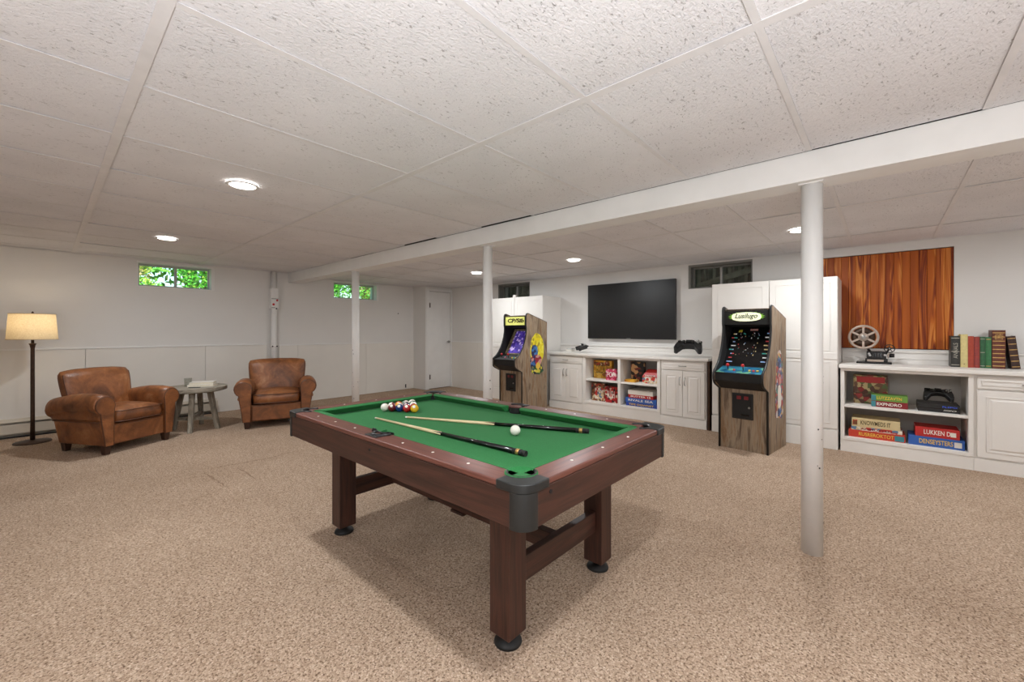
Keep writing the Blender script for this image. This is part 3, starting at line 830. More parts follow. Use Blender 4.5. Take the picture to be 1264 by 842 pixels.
# ================================================================== POOL TABLE
TX0, TX1, TY0, TY1 = .963, 2.065, .806, 2.646
TZ, TZB = .713, .574                    # rail top, apron bottom
BED = .672
TCX, TCY = (TX0 + TX1) / 2, (TY0 + TY1) / 2
HX, HY_ = (TX1 - TX0) / 2, (TY1 - TY0) / 2
pt = thing('pool_table', 'mahogany pool table with green felt and black corner caps', 'pool table', (TCX, TCY, 0))
CAP = .10                               # corner cap length along the apron
# aprons, one board per side, between the corner caps
for sx in (-1, 1):
    B((sx * HX - (0 if sx < 0 else .025), -HY_ + CAP * .6, TZB), (sx * HX + (.025 if sx < 0 else 0), HY_ - CAP * .6, TZ - .022)).build('apron_board', 'mahogany_y', pt, bevel=.003)
for sy in (-1, 1):
    B((-HX + CAP * .6, sy * HY_ - (0 if sy < 0 else .025), TZB), (HX - CAP * .6, sy * HY_ + (.025 if sy < 0 else 0), TZ - .022)).build('apron_board', 'mahogany_x', pt, bevel=.003)
# bed
B((-HX + .06, -HY_ + .06, BED - .03), (HX - .06, HY_ - .06, BED)).build('playing_bed', 'green_felt', pt)
RW, CW = .098, .048                     # wooden rail width, cushion width
PC, PM = .105, .055                     # half openings at corner and middle pockets
def rail_piece(along, side, a, b):
    """wooden rail from a to b along one axis, on the outer edge"""
    if along == 'y':
        x0, x1 = (side * HX, side * (HX - RW)); x0, x1 = min(x0, x1), max(x0, x1)
        o = B((x0, a, TZ - .022), (x1, b, TZ)).build('rail', 'rail_wood_y', pt, bevel=.006, seg=3)
    else:
        y0, y1 = (side * HY_, side * (HY_ - RW)); y0, y1 = min(y0, y1), max(y0, y1)
        o = B((a, y0, TZ - .022), (b, y1, TZ)).build('rail', 'rail_wood_x', pt, bevel=.006, seg=3)
    return o
def cushion_piece(along, side, a, b, cut0, cut1):
    """felt cushion: flat top, nose overhanging the bed, mitred at the pockets"""
    H_ = HX if along == 'y' else HY_
    u0, u1 = H_ - RW, H_ - RW - CW
    def P(t, u, z): return (side * u, t, z) if along == 'y' else (t, side * u, z)
    ra = [P(a, u0, BED + .002), P(a, u0, TZ - .001), P(a + cut0 * .6, u1 + .01, TZ - .002), P(a + cut0, u1, TZ - .007), P(a + cut0 * .5, u1 + .030, BED + .002)]
    rb = [P(b, u0, BED + .002), P(b, u0, TZ - .001), P(b - cut1 * .6, u1 + .01, TZ - .002), P(b - cut1, u1, TZ - .007), P(b - cut1 * .5, u1 + .030, BED + .002)]
    MB().rings([ra, rb], True, True, False).build('cushion', 'green_felt', pt)
for sx in (-1, 1):
    rail_piece('y', sx, -HY_ + CAP, HY_ - CAP)
    cushion_piece('y', sx, -HY_ + PC + .01, -PM, .045, .02)
    cushion_piece('y', sx, PM, HY_ - PC - .01, .02, .045)
for sy in (-1, 1):
    rail_piece('x', sy, -HX + CAP, HX - CAP)
    cushion_piece('x', sy, -HX + PC + .01, HX - PC - .01, .045, .045)
# corner caps: rounded plastic plate on top and rounded cover on the apron
def rounded_corner(sx, sy, e, r, inner, L):
    """L-shaped plan of the cap seen from above, outer corner rounded"""
    pts = []
    pts.append((L, -e))
    cx_, cy_ = r - e, r - e
    for k in range(9):
        a = -PI / 2 - (PI / 2) * k / 8
        pts.append((cx_ + math.cos(a) * r, cy_ + math.sin(a) * r))
    pts.append((-e, L))
    a0 = math.pi - math.asin((L - RW) / .052); a1 = 1.5 * PI + math.asin((L - RW) / .052)
    for k in range(11):                                  # pocket mouth
        a = a0 + (a1 - a0) * k / 10
        pts.append((RW + math.cos(a) * .052, RW + math.sin(a) * .052))
    return [(sx * (HX - u), sy * (HY_ - v)) for u, v in pts]
for sx in (-1, 1):
    for sy in (-1, 1):
        pl = rounded_corner(sx, sy, .006, .06, RW, CAP + .018)
        cap = MB().prism(pl, TZ - .026, TZ + .004, 'xy').build('corner_cap', 'corner_black', pt, bevel=.004)
        cap['label'] = 'black plastic corner cap'
        ap = []
        rr = .055
        for k in range(9):
            a = -PI / 2 - (PI / 2) * k / 8
            ap.append((rr + math.cos(a) * rr - .003, rr + math.sin(a) * rr - .003))
        ap = [(.062, -.003)] + ap + [(-.003, .062), (.03, .062), (.03, .03), (.062, .03)]
        ap = [(sx * (HX - u), sy * (HY_ - v)) for u, v in ap]
        MB().prism(ap, TZB - .004, TZ - .026, 'xy').build('corner_cover', 'corner_black', cap, bevel=.002)
        c = (sx * (HX - .098), sy * (HY_ - .098))
        pk = MB(); pk.lathe([(.050, .0), (.050, -.035), (.047, -.055), (.030, -.075), (.001, -.078)], (c[0], c[1], TZ - .012), 20, cap=False)
        pk.build('pocket_cup', 'black_matte', pt)
        if sx < 0 and sy < 0: MB().lathe([(.001, -.004), (.046, -.004), (.052, .002), (.056, .001), (.058, -.008), (.076, -.013), (.076, -.03), (.001, -.03)], (c[0], c[1], TZ + .004), 32).build('felt_shelf', 'green_felt', pt)
        lin_ = MB(); lin_.tube([(c[0] + math.cos(a) * .050, c[1] + math.sin(a) * .050, TZ + .001) for a in [R(45 if sx > 0 and sy > 0 else 135 if sx < 0 and sy > 0 else 225 if sx < 0 else 315) + R(q) for q in range(-112, 113, 16)]], .006, 8)
        lin_.build('pocket_rim', 'black_plastic', pt)
for sx in (-1, 1):
    c = (sx * (HX - .082), 0)
    pk = MB(); pk.lathe([(.047, .0), (.047, -.035), (.042, -.06), (.02, -.075), (.001, -.076)], (c[0], c[1], TZ - .004), 20, cap=False); pk.build('pocket_cup', 'black_matte', pt)
    arc = [(c[0] + sx * math.cos(R(a)) * .048, c[1] + math.sin(R(a)) * .048, TZ + .003) for a in range(-95, 96, 12)]
    MB().tube(arc, .008, 8).build('pocket_rim', 'black_plastic', pt)
    # small flat guard plate on the rail
    B((min(sx * (HX - .05), sx * (HX - .012)), -.05, TZ), (max(sx * (HX - .05), sx * (HX - .012)), .05, TZ + .004)).build('pocket_plate', 'black_plastic', pt, bevel=.002)
# rail sights
sm = MB().lathe([(.0005, .0015), (.006, .001), (.006, -.001), (.0005, -.001)], n=10).mesh('rail_sight'); sm.materials.append(MATS['sight_pearl'])
for sx in (-1, 1):
    for k in (-3, -2, -1, 1, 2, 3): MB().build('rail_sight', None, pt, (sx * (HX - .048), k * (HY_ - .1) / 4, TZ), mesh=sm)
for sy in (-1, 1):
    for k in (-1, 0, 1): MB().build('rail_sight', None, pt, (k * (HX - .1) / 2, sy * (HY_ - .048), TZ), mesh=sm)
# bolts on the apron
for x, y, d in ((-HX, -.02, 'x'), (-HX, .9, 'x')):
    MB().cyl((x + .001, y, TZB + .085), (x - .003, y, TZB + .085), .006, n=10).build('apron_bolt', 'black_matte', pt)
MB().cyl((-HX + .13, -HY_ + .001, TZ - .045), (-HX + .13, -HY_ - .003, TZ - .045), .007, n=10).build('apron_bolt', 'black_matte', pt)
# legs with levellers
LX, LY = .335, .655
for sx in (-1, 1):
    for sy in (-1, 1):
        lg = B((sx * LX - .05, sy * LY - .05, .045), (sx * LX + .05, sy * LY + .05, TZB + .02)).build('leg', 'mahogany_z', pt, bevel=.004)
        fm = MB(); fm.lathe([(.001, 0), (.052, 0), (.054, .006), (.050, .014), (.024, .024), (.018, .03), (.018, .046)], (sx * LX, sy * LY, 0), 24); fm.build('leveller_foot', 'leg_felt', lg)
# end stretchers and long stretcher
for sy in (-1, 1):
    B((-LX + .05, sy * LY - .018, .20), (LX - .05, sy * LY + .018, .30)).build('end_stretcher', 'mahogany_x', pt, bevel=.003)
B((-.022, -LY + .018, .21), (.022, LY - .018, .29)).build('long_stretcher', 'mahogany_y', pt, bevel=.003)
B((-.03, -.05, .195), (.03, .05, .21)).build('stretcher_block', 'mahogany_y', pt, bevel=.002)
B((-HX + .03, -HY_ + .03, TZB + .03), (HX - .03, HY_ - .03, BED - .03)).build('slate_support', 'black_matte', pt)

# ------------------------------------------------------------------ balls
BR = .0255
def ball(x, y, colour, label, stripe=False, num=None):
    t = MB().sphere((0, 0, 0), BR, 24, 14)
    o = t.build('billiard_ball', colour, None, (x, y, BED + BR))
    tag(o, label, 'ball', 'balls on the pool table')
    if stripe:
        s_ = MB(); rs = []
        for j in range(7):
            ph = R(-28 + 56 * j / 6)
            rs.append([(math.cos(ph) * (BR + .0003) * math.cos(2 * PI * i / 24), math.cos(ph) * (BR + .0003) * math.sin(2 * PI * i / 24), math.sin(ph) * (BR + .0003)) for i in range(24)])
        s_.rings(rs, False); st = s_.build('stripe', stripe, o)
        o.rotation_euler = (random.uniform(-1, 1), random.uniform(-1, 1), 0)
    if num:
        d = Vector((-.55, -.55, .62)).normalized()
        MB().cyl(d * (BR - .002), d * (BR + .0006), .009, n=16).build('number_spot', 'ball_white', o)
    return o
for nm, c in (('ball_white', (238, 234, 222)), ('ball_yellow', (228, 180, 40)), ('ball_blue', (24, 52, 110)), ('ball_red', (170, 28, 34)), ('ball_maroon', (110, 24, 34)), ('ball_purple', (60, 36, 84)), ('ball_orange', (214, 100, 36)), ('ball_green', (24, 96, 62)), ('ball_black', (22, 22, 24))):
    plain(nm, rgb(*c), .12, vary=.03, coat=.5)
ball(1.546, 1.356, 'ball_white', 'plain white cue ball lying alone between the two cues')
p0 = Vector((1.450, 2.385)); ux = Vector((.49, -.872)); uy = Vector((.872, .49)); D_ = 2 * BR + .0006
rack = [[('ball_white', 'white ball at the end of the rack base row', 0, 0), ('ball_maroon', 'maroon ball second in the rack base row beside the white one', 0, 1), ('ball_blue', 'dark blue ball in the middle of the rack base row', 0, 1), ('ball_red', 'red ball in the rack base row next to the yellow ball', 0, 1), ('ball_yellow', 'yellow ball at the end of the rack base row', 0, 1)],
        [('ball_white', 'cream ball with maroon stripe behind the white and maroon balls', 'ball_maroon', 0), ('ball_white', 'cream ball with yellow stripe behind the maroon and blue balls', 'ball_yellow', 0), ('ball_purple', 'purple ball behind the blue and red balls', 0, 1), ('ball_white', 'cream ball with red stripe behind the red and yellow balls', 'ball_red', 0)],
        [('ball_orange', 'orange ball in the middle row of the rack', 0, 1), ('ball_black', 'black ball in the centre of the rack', 0, 1), ('ball_white', 'cream ball with purple stripe in the middle row of the rack', 'ball_purple', 0)],
        [('ball_white', 'cream ball with green stripe behind the black ball', 'ball_green', 0), ('ball_green', 'green ball just before the rack apex', 0, 1)],
        [('ball_white', 'cream ball with blue stripe at the apex of the rack', 'ball_blue', 0)]]
for j, row in enumerate(rack):
    for i, (c, lab, st, num) in enumerate(row):
        p = p0 + ux * D_ * (i + j * .5) + uy * D_ * .866 * j
        ball(p.x, p.y, c, lab, st, num)

# ------------------------------------------------------------------ cues
def cue(tip, butt, label):
    rb, rt = .0125, .0055
    a = Vector((*tip, BED + rt)); b = Vector((*butt, BED + rb)); L = (b - a).length
    t = thing('pool_cue', label, 'cue', b, 0, 'cues lying on the pool table')
    d = (a - b); P = lambda f: d * f; rr = lambda f: rb + (rt - rb) * f
    MB().cyl(P(.015), P(.06), rr(.015), rr(.06), 14).build('butt_wrap', 'black_matte', t)
    MB().cyl(P(0), P(.015), rr(0) * .96, rr(.015), 14).build('bumper', 'black_matte', t)
    MB().cyl(P(.03), P(.045), rr(.03) + .0006, rr(.045) + .0006, 14).build('brass_ring', 'brass', t)
    MB().cyl(P(.06), P(.47), rr(.06), rr(.47), 14).build('handle', 'black_gloss', t)
    MB().cyl(P(.47), P(.985), rr(.47), rr(.985), 14).build('shaft', 'maple', t)
    MB().cyl(P(.985), P(.997), rr(.985), rr(.997), 12).build('ferrule', 'ball_white', t)
    MB().cyl(P(.997), P(1.0), rr(.997), rr(1) * .8, 12).build('tip', 'black_matte', t)
    # the joint's points: dark tongues running into the shaft
    for k in range(4):
        q = d.orthogonal().normalized(); q.rotate(Matrix.Rotation(k * PI / 2, 3, d.normalized()))
        n1 = q * (rr(.47) + .0003); n2 = q.cross(d.normalized()) * .004; f = P(.53)
        MB().add([P(.465) + n1 * 1.0 + n2, P(.465) + n1 - n2, f + q * (rr(.53) + .0003)], [(0, 1, 2)]).build('inlay_point', 'black_gloss', t)
    return t
cue(on_z(463, 517, BED), on_z(649.5, 561, BED + .01), 'cue with dark butt closest to the long wooden rail, white ball on its far side')
cue(on_z(500, 516, BED), on_z(727, 533, BED + .01), 'cue with dark butt passing just behind the white cue ball')
# bridge head / chalk holder lying on the near rail
ch = thing('rail_clip', 'small black clip resting on the long wooden rail of the pool table', 'clip', (TX0 + .075, 1.78, TZ))
m = MB(); m.tube([(0, .03, .004), (.0, -.04, .004), (.008, -.085, .003)], [.0045, .004, .003], 8); m.build('clip_arm', 'black_plastic', ch)
m = MB(); m.prism([(-.009, .0), (.009, .0), (.004, .014), (-.002, .016)], 0.005, .030, 'xz'); m.build('clip_head', 'black_plastic', ch, bevel=.002)

# ================================================================== CABINETS ON THE RIGHT WALL
CX = 5.25                                # front plane
def raised_panel(parent, name, y0, y1, z0, z1, x, mat='cabinet_white', rail_w=.045, t=.02):
    """a cabinet front: slab with recessed groove and raised field"""
    o = B((x - t, y0, z0), (x, y1, z1)).build(name, mat, parent, bevel=.003)
    a, b, c, d = y0 + rail_w, y1 - rail_w, z0 + rail_w, z1 - rail_w
    if b - a > .03 and d - c > .02:
        m = MB(); xo, e = x - t, .010
        # moulding strip around the field, then the raised field itself
        for p, q in (((xo - .004, a, c), (xo, b, c + e)), ((xo - .004, a, d - e), (xo, b, d)), ((xo - .004, a, c + e), (xo, a + e, d - e)), ((xo - .004, b - e, c + e), (xo, b, d - e))): m.box(p, q)
        m.build('panel_moulding', mat, o, bevel=.0015, seg=1)
        g = .028
        if b - a > 2.6 * g and d - c > 2.6 * g:
            m = MB(); A_ = [(xo, a + g * .7, c + g * .7), (xo, b - g * .7, c + g * .7), (xo, b - g * .7, d - g * .7), (xo, a + g * .7, d - g * .7)]
            C_ = [(xo - .006, a + g * 1.2, c + g * 1.2), (xo - .006, b - g * 1.2, c + g * 1.2), (xo - .006, b - g * 1.2, d - g * 1.2), (xo - .006, a + g * 1.2, d - g * 1.2)]
            m.rings([A_, C_], True, True, False); m.build('raised_field', mat, o)
    return o
def bow_handle(parent, y, z0, z1, x, horiz=False):
    if horiz: pts = [(x, z0, y), (x - .022, z0 + .012, y), (x - .026, (z0 + z1) / 2, y), (x - .022, z1 - .012, y), (x, z1, y)]
    else: pts = [(x, y, z0), (x - .022, y, z0 + .012), (x - .026, y, (z0 + z1) / 2), (x - .022, y, z1 - .012), (x, y, z1)]
    return MB().tube(pts, [.005, .0045, .004, .0045, .005], 8).build('handle', 'steel', parent)

CT = .855                                # top of the worktops
def base_unit(label, y0, y1, ndoors, drawer=True, handle_side=None):
    t = thing('base_cabinet', label, 'cabinet', (CX, (y0 + y1) / 2, 0)); c = (y0 + y1) / 2; hw = (y1 - y0) / 2
    B((.02, -hw, .105), (.47, hw, CT - .038)).build('body', 'cabinet_white', t)
    B((.005, -hw, 0), (.45, hw, .105)).build('plinth', 'cabinet_white', t)
    f = .018
    if drawer:
        d = raised_panel(t, 'drawer', -hw + f, hw - f, .70, CT - .055, .02, rail_w=.026)
        bow_handle(d, .748, -.045, .045, 0, True)
    ztop = .685 if drawer else CT - .055
    n = ndoors; wdt = (2 * hw - 2 * f - .004 * (n - 1)) / n
    for k in range(n):
        a = -hw + f + k * (wdt + .004)
        d = raised_panel(t, 'door', a, a + wdt, .12, ztop, .02, rail_w=.05)
        side = (a + wdt - .028) if k < n / 2 else (a + .028)
        if n == 1: side = a + .028
        bow_handle(d, side, ztop - .175, ztop - .075, 0)
    return t
def shelf_unit(label, y0, y1, ndiv, zb=.15, zs=(.46,), side=.03):
    t = thing('open_shelf', label, 'shelf unit', (CX, (y0 + y1) / 2, 0)); hw = (y1 - y0) / 2
    B((.005, -hw, 0), (.45, hw, zb - .03)).build('plinth', 'cabinet_white', t)
    B((.0, -hw, zb - .03), (.46, hw, zb)).build('bottom_board', 'cabinet_white', t, bevel=.002)
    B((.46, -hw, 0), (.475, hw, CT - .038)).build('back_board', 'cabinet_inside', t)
    B((.0, -hw, CT - .062), (.46, hw, CT - .038)).build('top_rail', 'cabinet_white', t)
    ys = [-hw + side * .5] + [-hw + (2 * hw) * k / ndiv for k in range(1, ndiv)] + [hw - side * .5]
    for y in ys: B((.0, y - side * .5, zb), (.46, y + side * .5, CT - .062)).build('upright', 'cabinet_white', t, bevel=.002)
    for a, b in zip(ys, ys[1:]):
        for z in zs: B((.01, a + side * .5, z - .024), (.46, b - side * .5, z)).build('shelf', 'cabinet_white', t, bevel=.002)
    return t
base_unit('white base cabinet with two doors and drawer beside far arcade machine', 3.285, 3.90, 2)
SH_L = shelf_unit('white open shelf unit holding board games below the television', 2.135, 3.283, 2, .165, (.485,), .04)
base_unit('white base cabinet with two doors below the large black gamepad', 1.575, 2.133, 2)
o = B((CX - .025, 1.545, CT - .036), (XR - .002, 3.925, CT)).build('worktop', 'cabinet_white', bevel=.004); tag(o, 'long white worktop below the television', 'worktop')
o = B((CX - .004, 1.535, 0), (CX + .47, 1.560, CT - .036)).build('gap_shade', 'dark_gap'if 'dark_gap' in MATS else 'bronze'); tag(o, 'dark narrow strip standing for shade in the gap between base cabinet and tall cabinet', 'shade strip')  # dark strip stands in for the shaded gap between the cabinets
SH_R = shelf_unit('white open shelf unit holding games and console below the film projector', -.575, .315, 1, .145, (.458,), .03)
base_unit('white base cabinet below the row of old books', -1.20, -.577, 1)
base_unit('white base cabinet past the row of old books', -1.85, -1.205, 2)
o = B((CX - .025, -1.87, CT - .036), (XR - .002, .328, CT)).build('worktop', 'cabinet_white', bevel=.004); tag(o, 'white worktop carrying the film projector and old books', 'worktop')
# ledge boards on the wall above the worktops
for y0, y1, z1, lab in ((1.55, 4.02, .965, 'white ledge board on the wall above the long worktop'), (-1.87, .33, .985, 'white ledge board on the wall below the pine boards')):
    t = thing('wall_ledge', lab, 'ledge', (XR, (y0 + y1) / 2, CT)); hw = (y1 - y0) / 2
    B((-.018, -hw, .0), (0, hw, z1 - CT - .018)).build('backsplash', 'cabinet_white', t, bevel=.002)
    B((-.034, -hw, z1 - CT - .018), (0, hw, z1 - CT)).build('ledge_cap', 'cabinet_white', t, bevel=.004)
    B((-.024, -hw, .045), (-.018, hw, .058)).build('bead', 'cabinet_white', t, bevel=.002)

def tall_unit(label, edges, ztop):
    y0, y1 = edges[0], edges[-1]; c = (y0 + y1) / 2
    t = thing('tall_cabinet', label, 'cabinet', (CX, c, 0))
    B((.02, y0 - c, .0), (XR - CX - .004, y1 - c, ztop)).build('body', 'cabinet_white', t, bevel=.003)
    B((-.004, y0 - c, .0), (.02, y1 - c, .19)).build('plinth', 'cabinet_white', t, bevel=.003)
    for a, b in zip(edges, edges[1:]):
        a -= c; b -= c; x = .02
        d = B((x - .02, a + .003, .205), (x, b - .003, ztop + .004)).build('door', 'cabinet_white', t, bevel=.003)
        for z0, z1 in ((.255, .875), (.985, ztop - .05)):
            m = MB(); e = .008; aa, bb = a + .06, b - .06; xo = x - .02
            for p, q in (((xo - .004, aa, z0), (xo, bb, z0 + e)), ((xo - .004, aa, z1 - e), (xo, bb, z1)), ((xo - .004, aa, z0 + e), (xo, aa + e, z1 - e)), ((xo - .004, bb - e, z0 + e), (xo, bb, z1 - e))): m.box(p, q)
            m.build('panel_moulding', 'cabinet_white', d, bevel=.0015, seg=1)
        B((x - .026, a + .003, .90), (x - .02, b - .003, .965)).build('mid_rail', 'cabinet_white', d, bevel=.003)
    return t
tall_unit('tall white two door cabinet behind the arcade machine with teal control panel', [.335, .925, 1.512], 1.728)
tf = tall_unit('tall white two door cabinet behind the far arcade machine, by the door', [4.025, 4.625, 5.22], 1.742)
B((-.006, -.03, 1.745), (.03, .03, 1.79)).build('filler_strip', 'cabinet_white', tf, bevel=.002)

# ------------------------------------------------------------------ pine boards set in the wall niche
y0, y1, z0, z1 = NICHE
nb = thing('pine_panel', 'varnished orange pine board panel set into the wall above the projector', 'wood panel', (XR + .03, (y0 + y1) / 2, z0))
nb_n = 17
bw = (y1 - y0) / nb_n; hw = (y1 - y0) / 2
for k in range(nb_n):
    a = -hw + k * bw
    B((-.008 - .001 * (k % 2), -bw / 2 + .0004, .006), (.012, bw / 2 - .0004, z1 - z0 - .006)).build('pine_plank', 'pine_board', nb, (0, a + bw / 2, 0), bevel=.002, seg=1)
B((.012, -hw, 0), (.03, hw, z1 - z0)).build('backing', 'black_matte', nb)
struct(B((XR + .06, y0 - .02, z0 - .02), (XR + .2, y1 + .02, z1 + .02)).build('wall_niche_back', 'wall_paint'))

# ================================================================== TELEVISION
tv = thing('television', 'large flat black television on the wall above the long worktop', 'television', (XR, 2.78, 1.48))
hw, hh = .685, .416
B((-.03, -.22, -.18), (-.0, .22, .18)).build('wall_bracket', 'black_matte', tv)
B((-.070, -hw, -hh), (-.03, hw, hh)).build('housing', 'black_plastic', tv, bevel=.004)
B((-.0715, -hw + .008, -hh + .016), (-.0698, hw - .008, hh - .008)).build('screen', 'screen_black', tv)
B((-.074, -.03, -hh - .004), (-.07, .03, -hh + .010)).build('maker_badge', 'steel', tv, bevel=.001)

# ================================================================== ARCADE MACHINES
AW = .46
PROFILE = [(.15, 0.0), (.15, .60), (.035, .655), (.012, .675), (.0, .70), (.0, .765), (.012, .785), (.06, .815), (.11, .86), (.16, .93), (.20, 1.01), (.228, 1.09), (.243, 1.17), (.246, 1.225), (.238, 1.262), (.238, 1.40), (.245, 1.422), (.262, 1.43), (.29, 1.428), (.70, 1.312), (.70, 0.0)]
def arcade(y0, x0, label, kind):
    t = thing('arcade_machine', label, 'arcade machine', (x0, y0 + AW / 2, 0)); h = AW / 2
    th = .02
    for s_ in (-1, 1):
        a, b = (s_ * h, s_ * (h - th)); a, b = min(a, b), max(a, b)
        sd = MB().prism(PROFILE, a, b, 'xz').build('side_panel', 'barn_wood', t)
        # black edge moulding along the front of the side
        ed = MB(); pr = PROFILE[:20]
        ed.tube([(x, (a + b) / 2, z) for x, z in pr],   .0106, 8); ed.build('edge_moulding', 'black_plastic', sd)
        MB().prism([(x, z) for x, z in PROFILE[5:18]] + [(.60, 1.33), (.60, .70), (.16, .65)], s_ * (h - th) - s_ * .002, s_ * (h - th), 'xz').build('side_liner', 'black_matte', sd)
        if s_ == -1: side = sd
    ih = h - th
    def plate(name, p, q, thick, mat, par=t, inset=0.0):
        (xa, za), (xb, zb) = p, q; d = Vector((xb - xa, zb - za)).normalized(); n = Vector((-d.y, d.x)) * thick
        if n.x < 0: n = -n
        return MB().prism([(xa, za), (xb, zb), (xb + n.x, zb + n.y), (xa + n.x, za + n.y)], -ih + inset, ih - inset, 'xz').build(name, mat, par)
    plate('front_panel', (.158, .0), (.158, .61), .02, 'barn_wood')
    plate('control_front', (.008, .70), (.008, .775), .02, 'black_matte')
    plate('control_underside', (.155, .603), (.008, .69), .015, 'black_matte')
    cp = plate('control_panel', (.010, .768), (.205, .825), .02, 'panel_teal' if kind == 'teal' else 'black_matte')
    # screen leaning back between the sides
    s0, s1 = Vector((.215, .825)), Vector((.46, 1.225))
    plate('bezel', tuple(s0), tuple(s1), .02, 'black_matte' if kind == 'teal' else 'black_matte')
    dirv = (s1 - s0).normalized(); nrm = Vector((-dirv.y, dirv.x)); nrm = nrm if nrm.x < 0 else -nrm
    sc_c = s0.lerp(s1, .5) + nrm * .003
    tilt = math.atan2(dirv.y, dirv.x)
    def on_screen(name, mat, u0, u1, v0, v1, lift, par=t):
        """rectangle on the screen plane; u across (-1..1, right = -Y), v up (0..1)"""
        pa, pb = s0.lerp(s1, v0) + nrm * lift, s0.lerp(s1, v1) + nrm * lift
        pc_, pd = pb - nrm * .002, pa - nrm * .002
        return MB().prism([tuple(pa), tuple(pb), tuple(pc_), tuple(pd)], -u1 * ih, -u0 * ih, 'xz').build(name, mat, par)
    if kind == 'teal':
        scr = on_screen('screen', 'screen_dark', -.96, .96, .03, .97, .004)
        rnd = random.Random(5)
        for k in range(40):
            u = rnd.uniform(-.55, .35); v = rnd.uniform(.25, .85); wd = rnd.uniform(.012, .035)
            on_screen('pixel_sprite', 'sprite_ink', u, u + wd, v, v + wd * .9, .0062, scr)
        for k in range(8):
            v = .1 + k * .1
            on_screen('printed_line', 'sprite_ink', -.88 + (k % 3) * .05, -.62 - (k % 2) * .06, v, v + .022, .0062, scr)
            on_screen('printed_line', 'sprite_ink', .62 + (k % 2) * .05, .9 - (k % 3) * .04, v + .02, v + .045, .0062, scr)
        on_screen('printed_emblem', 'art_red', -.1, .25, .90, .945, .0062, scr)
        on_screen('printed_emblem', 'art_green', -.62, -.45, .86, .92, .0062, scr)
        on_screen('printed_emblem', 'art_red', .72, .88, .84, .92, .0062, scr)
    else:
        scr = on_screen('screen_surround', 'screen_bezel', -.92, .92, .04, .96, .004)
        sp = on_screen('screen', 'screen_purple', -.62, .78, .08, .88, .0066)
    # joysticks and buttons
    def cp_pt(f, y, lift): return Vector((.010 + .195 * f - .28 * lift, y, .768 + .057 * f + .96 * lift))
    for y in (.12, -.02) if kind == 'teal' else (.13, 0.0):
        js = MB().cyl(cp_pt(.5, y, 0), cp_pt(.5, y, .045), .005, n=8).build('joystick', 'black_plastic', t)
        p = cp_pt(.5, y, .052); MB().sphere(tuple(p), .016, 14, 8).build('ball_top', 'red_bright', js)
    for y, m_ in ((-.08, 'ink_gold'), (-.115, 'sprite_ink'), (-.15, 'ink_gold'), (.06, 'sprite_ink')):
        MB().cyl(cp_pt(.45, y, 0), cp_pt(.45, y, .012), .011, n=12).build('push_button', m_, t)
    # shelf under the marquee, marquee box, roof and back
    plate('speaker_shelf', (.25, 1.250), (.46, 1.225), .012, 'black_matte')
    B((.25, -ih, 1.25), (.262, ih, 1.405)).build('marquee_box', 'black_matte', t)
    MB().prism([(.25, 1.405), (.29, 1.41), (.69, 1.298), (.69, 1.285), (.29, 1.395), (.25, 1.39)], -ih, ih, 'xz').build('roof', 'barn_wood', t)
    B((.675, -ih, .02), (.69, ih, 1.29)).build('back_panel', 'black_matte', t)
    if kind == 'teal':
        pts = []
        rnd = random.Random(3)
        for k in range(44):
            a = 2 * PI * k / 44; rr = 1 + (.16 if k % 2 else -.06) * (1 if abs(math.cos(a)) > .45 else .25)
            pts.append((math.cos(a) * .150 * rr, 1.330 + math.sin(a) * .044 * rr))
        MB().prism(pts, .2455, .2495, 'yz').build('marquee_burst', 'marquee_green', t)
        pts = [(math.cos(2 * PI * k / 32) * .136, 1.328 + math.copysign(abs(math.sin(2 * PI * k / 32)) ** .6, math.sin(2 * PI * k / 32)) * .046) for k in range(32)]
        MB().prism(pts, .2435, .2455, 'yz').build('marquee_oval', 'marquee_cream', t)
        text('Lusilugo', 'marquee_lettering', 'ink_dark', t, (.2425, 0, 1.330), FACE_NEGX, .07, .21, .062, shear=.35, bold=.001)
    else:
        B((.2455, -ih + .03, 1.268), (.25, ih - .01, 1.388)).build('marquee_light', 'marquee_lime', t)
        text('CP/Sib', 'marquee_lettering', 'ink_olive', t, (.2445, -.01, 1.334), FACE_NEGX, .09, .33, .062, shear=.15, bold=.004)
    # coin door
    cd_ = MB().box((.147, -.095, .31), (.158, .10, .565)).build('coin_door', 'black_plastic', t, bevel=.006)
    B((.144, -.08, .325), (.147, .085, .55)).build('coin_plate', 'black_matte', cd_, bevel=.004)
    for y in (.032, -.035):
        B((.139, y - .02, .505), (.144, y + .02, .54)).build('coin_button', 'red_button', cd_, bevel=.004)
    MB().cyl((.144, -.062, .43), (.136, -.062, .43), .010, n=12).build('coin_lock', 'steel', cd_)
    B((.141, -.06, .345), (.144, .02, .36)).build('coin_slot', 'black_gloss', cd_)
    # printed side artwork on the visible side (facing -Y)
    yy = -h
    def art(name, poly, mat, lift): return MB().prism(poly, yy - lift, yy - lift + .001, 'xz').build(name, mat, side)
    def ell(cx_, cz, rx, rz, n=24, wob=0.0, sd_=1):
        rnd = random.Random(sd_)
        return [(cx_ + math.cos(2 * PI * k / n) * rx * (1 + rnd.uniform(-wob, wob)), cz + math.sin(2 * PI * k / n) * rz * (1 + rnd.uniform(-wob, wob))) for k in range(n)]
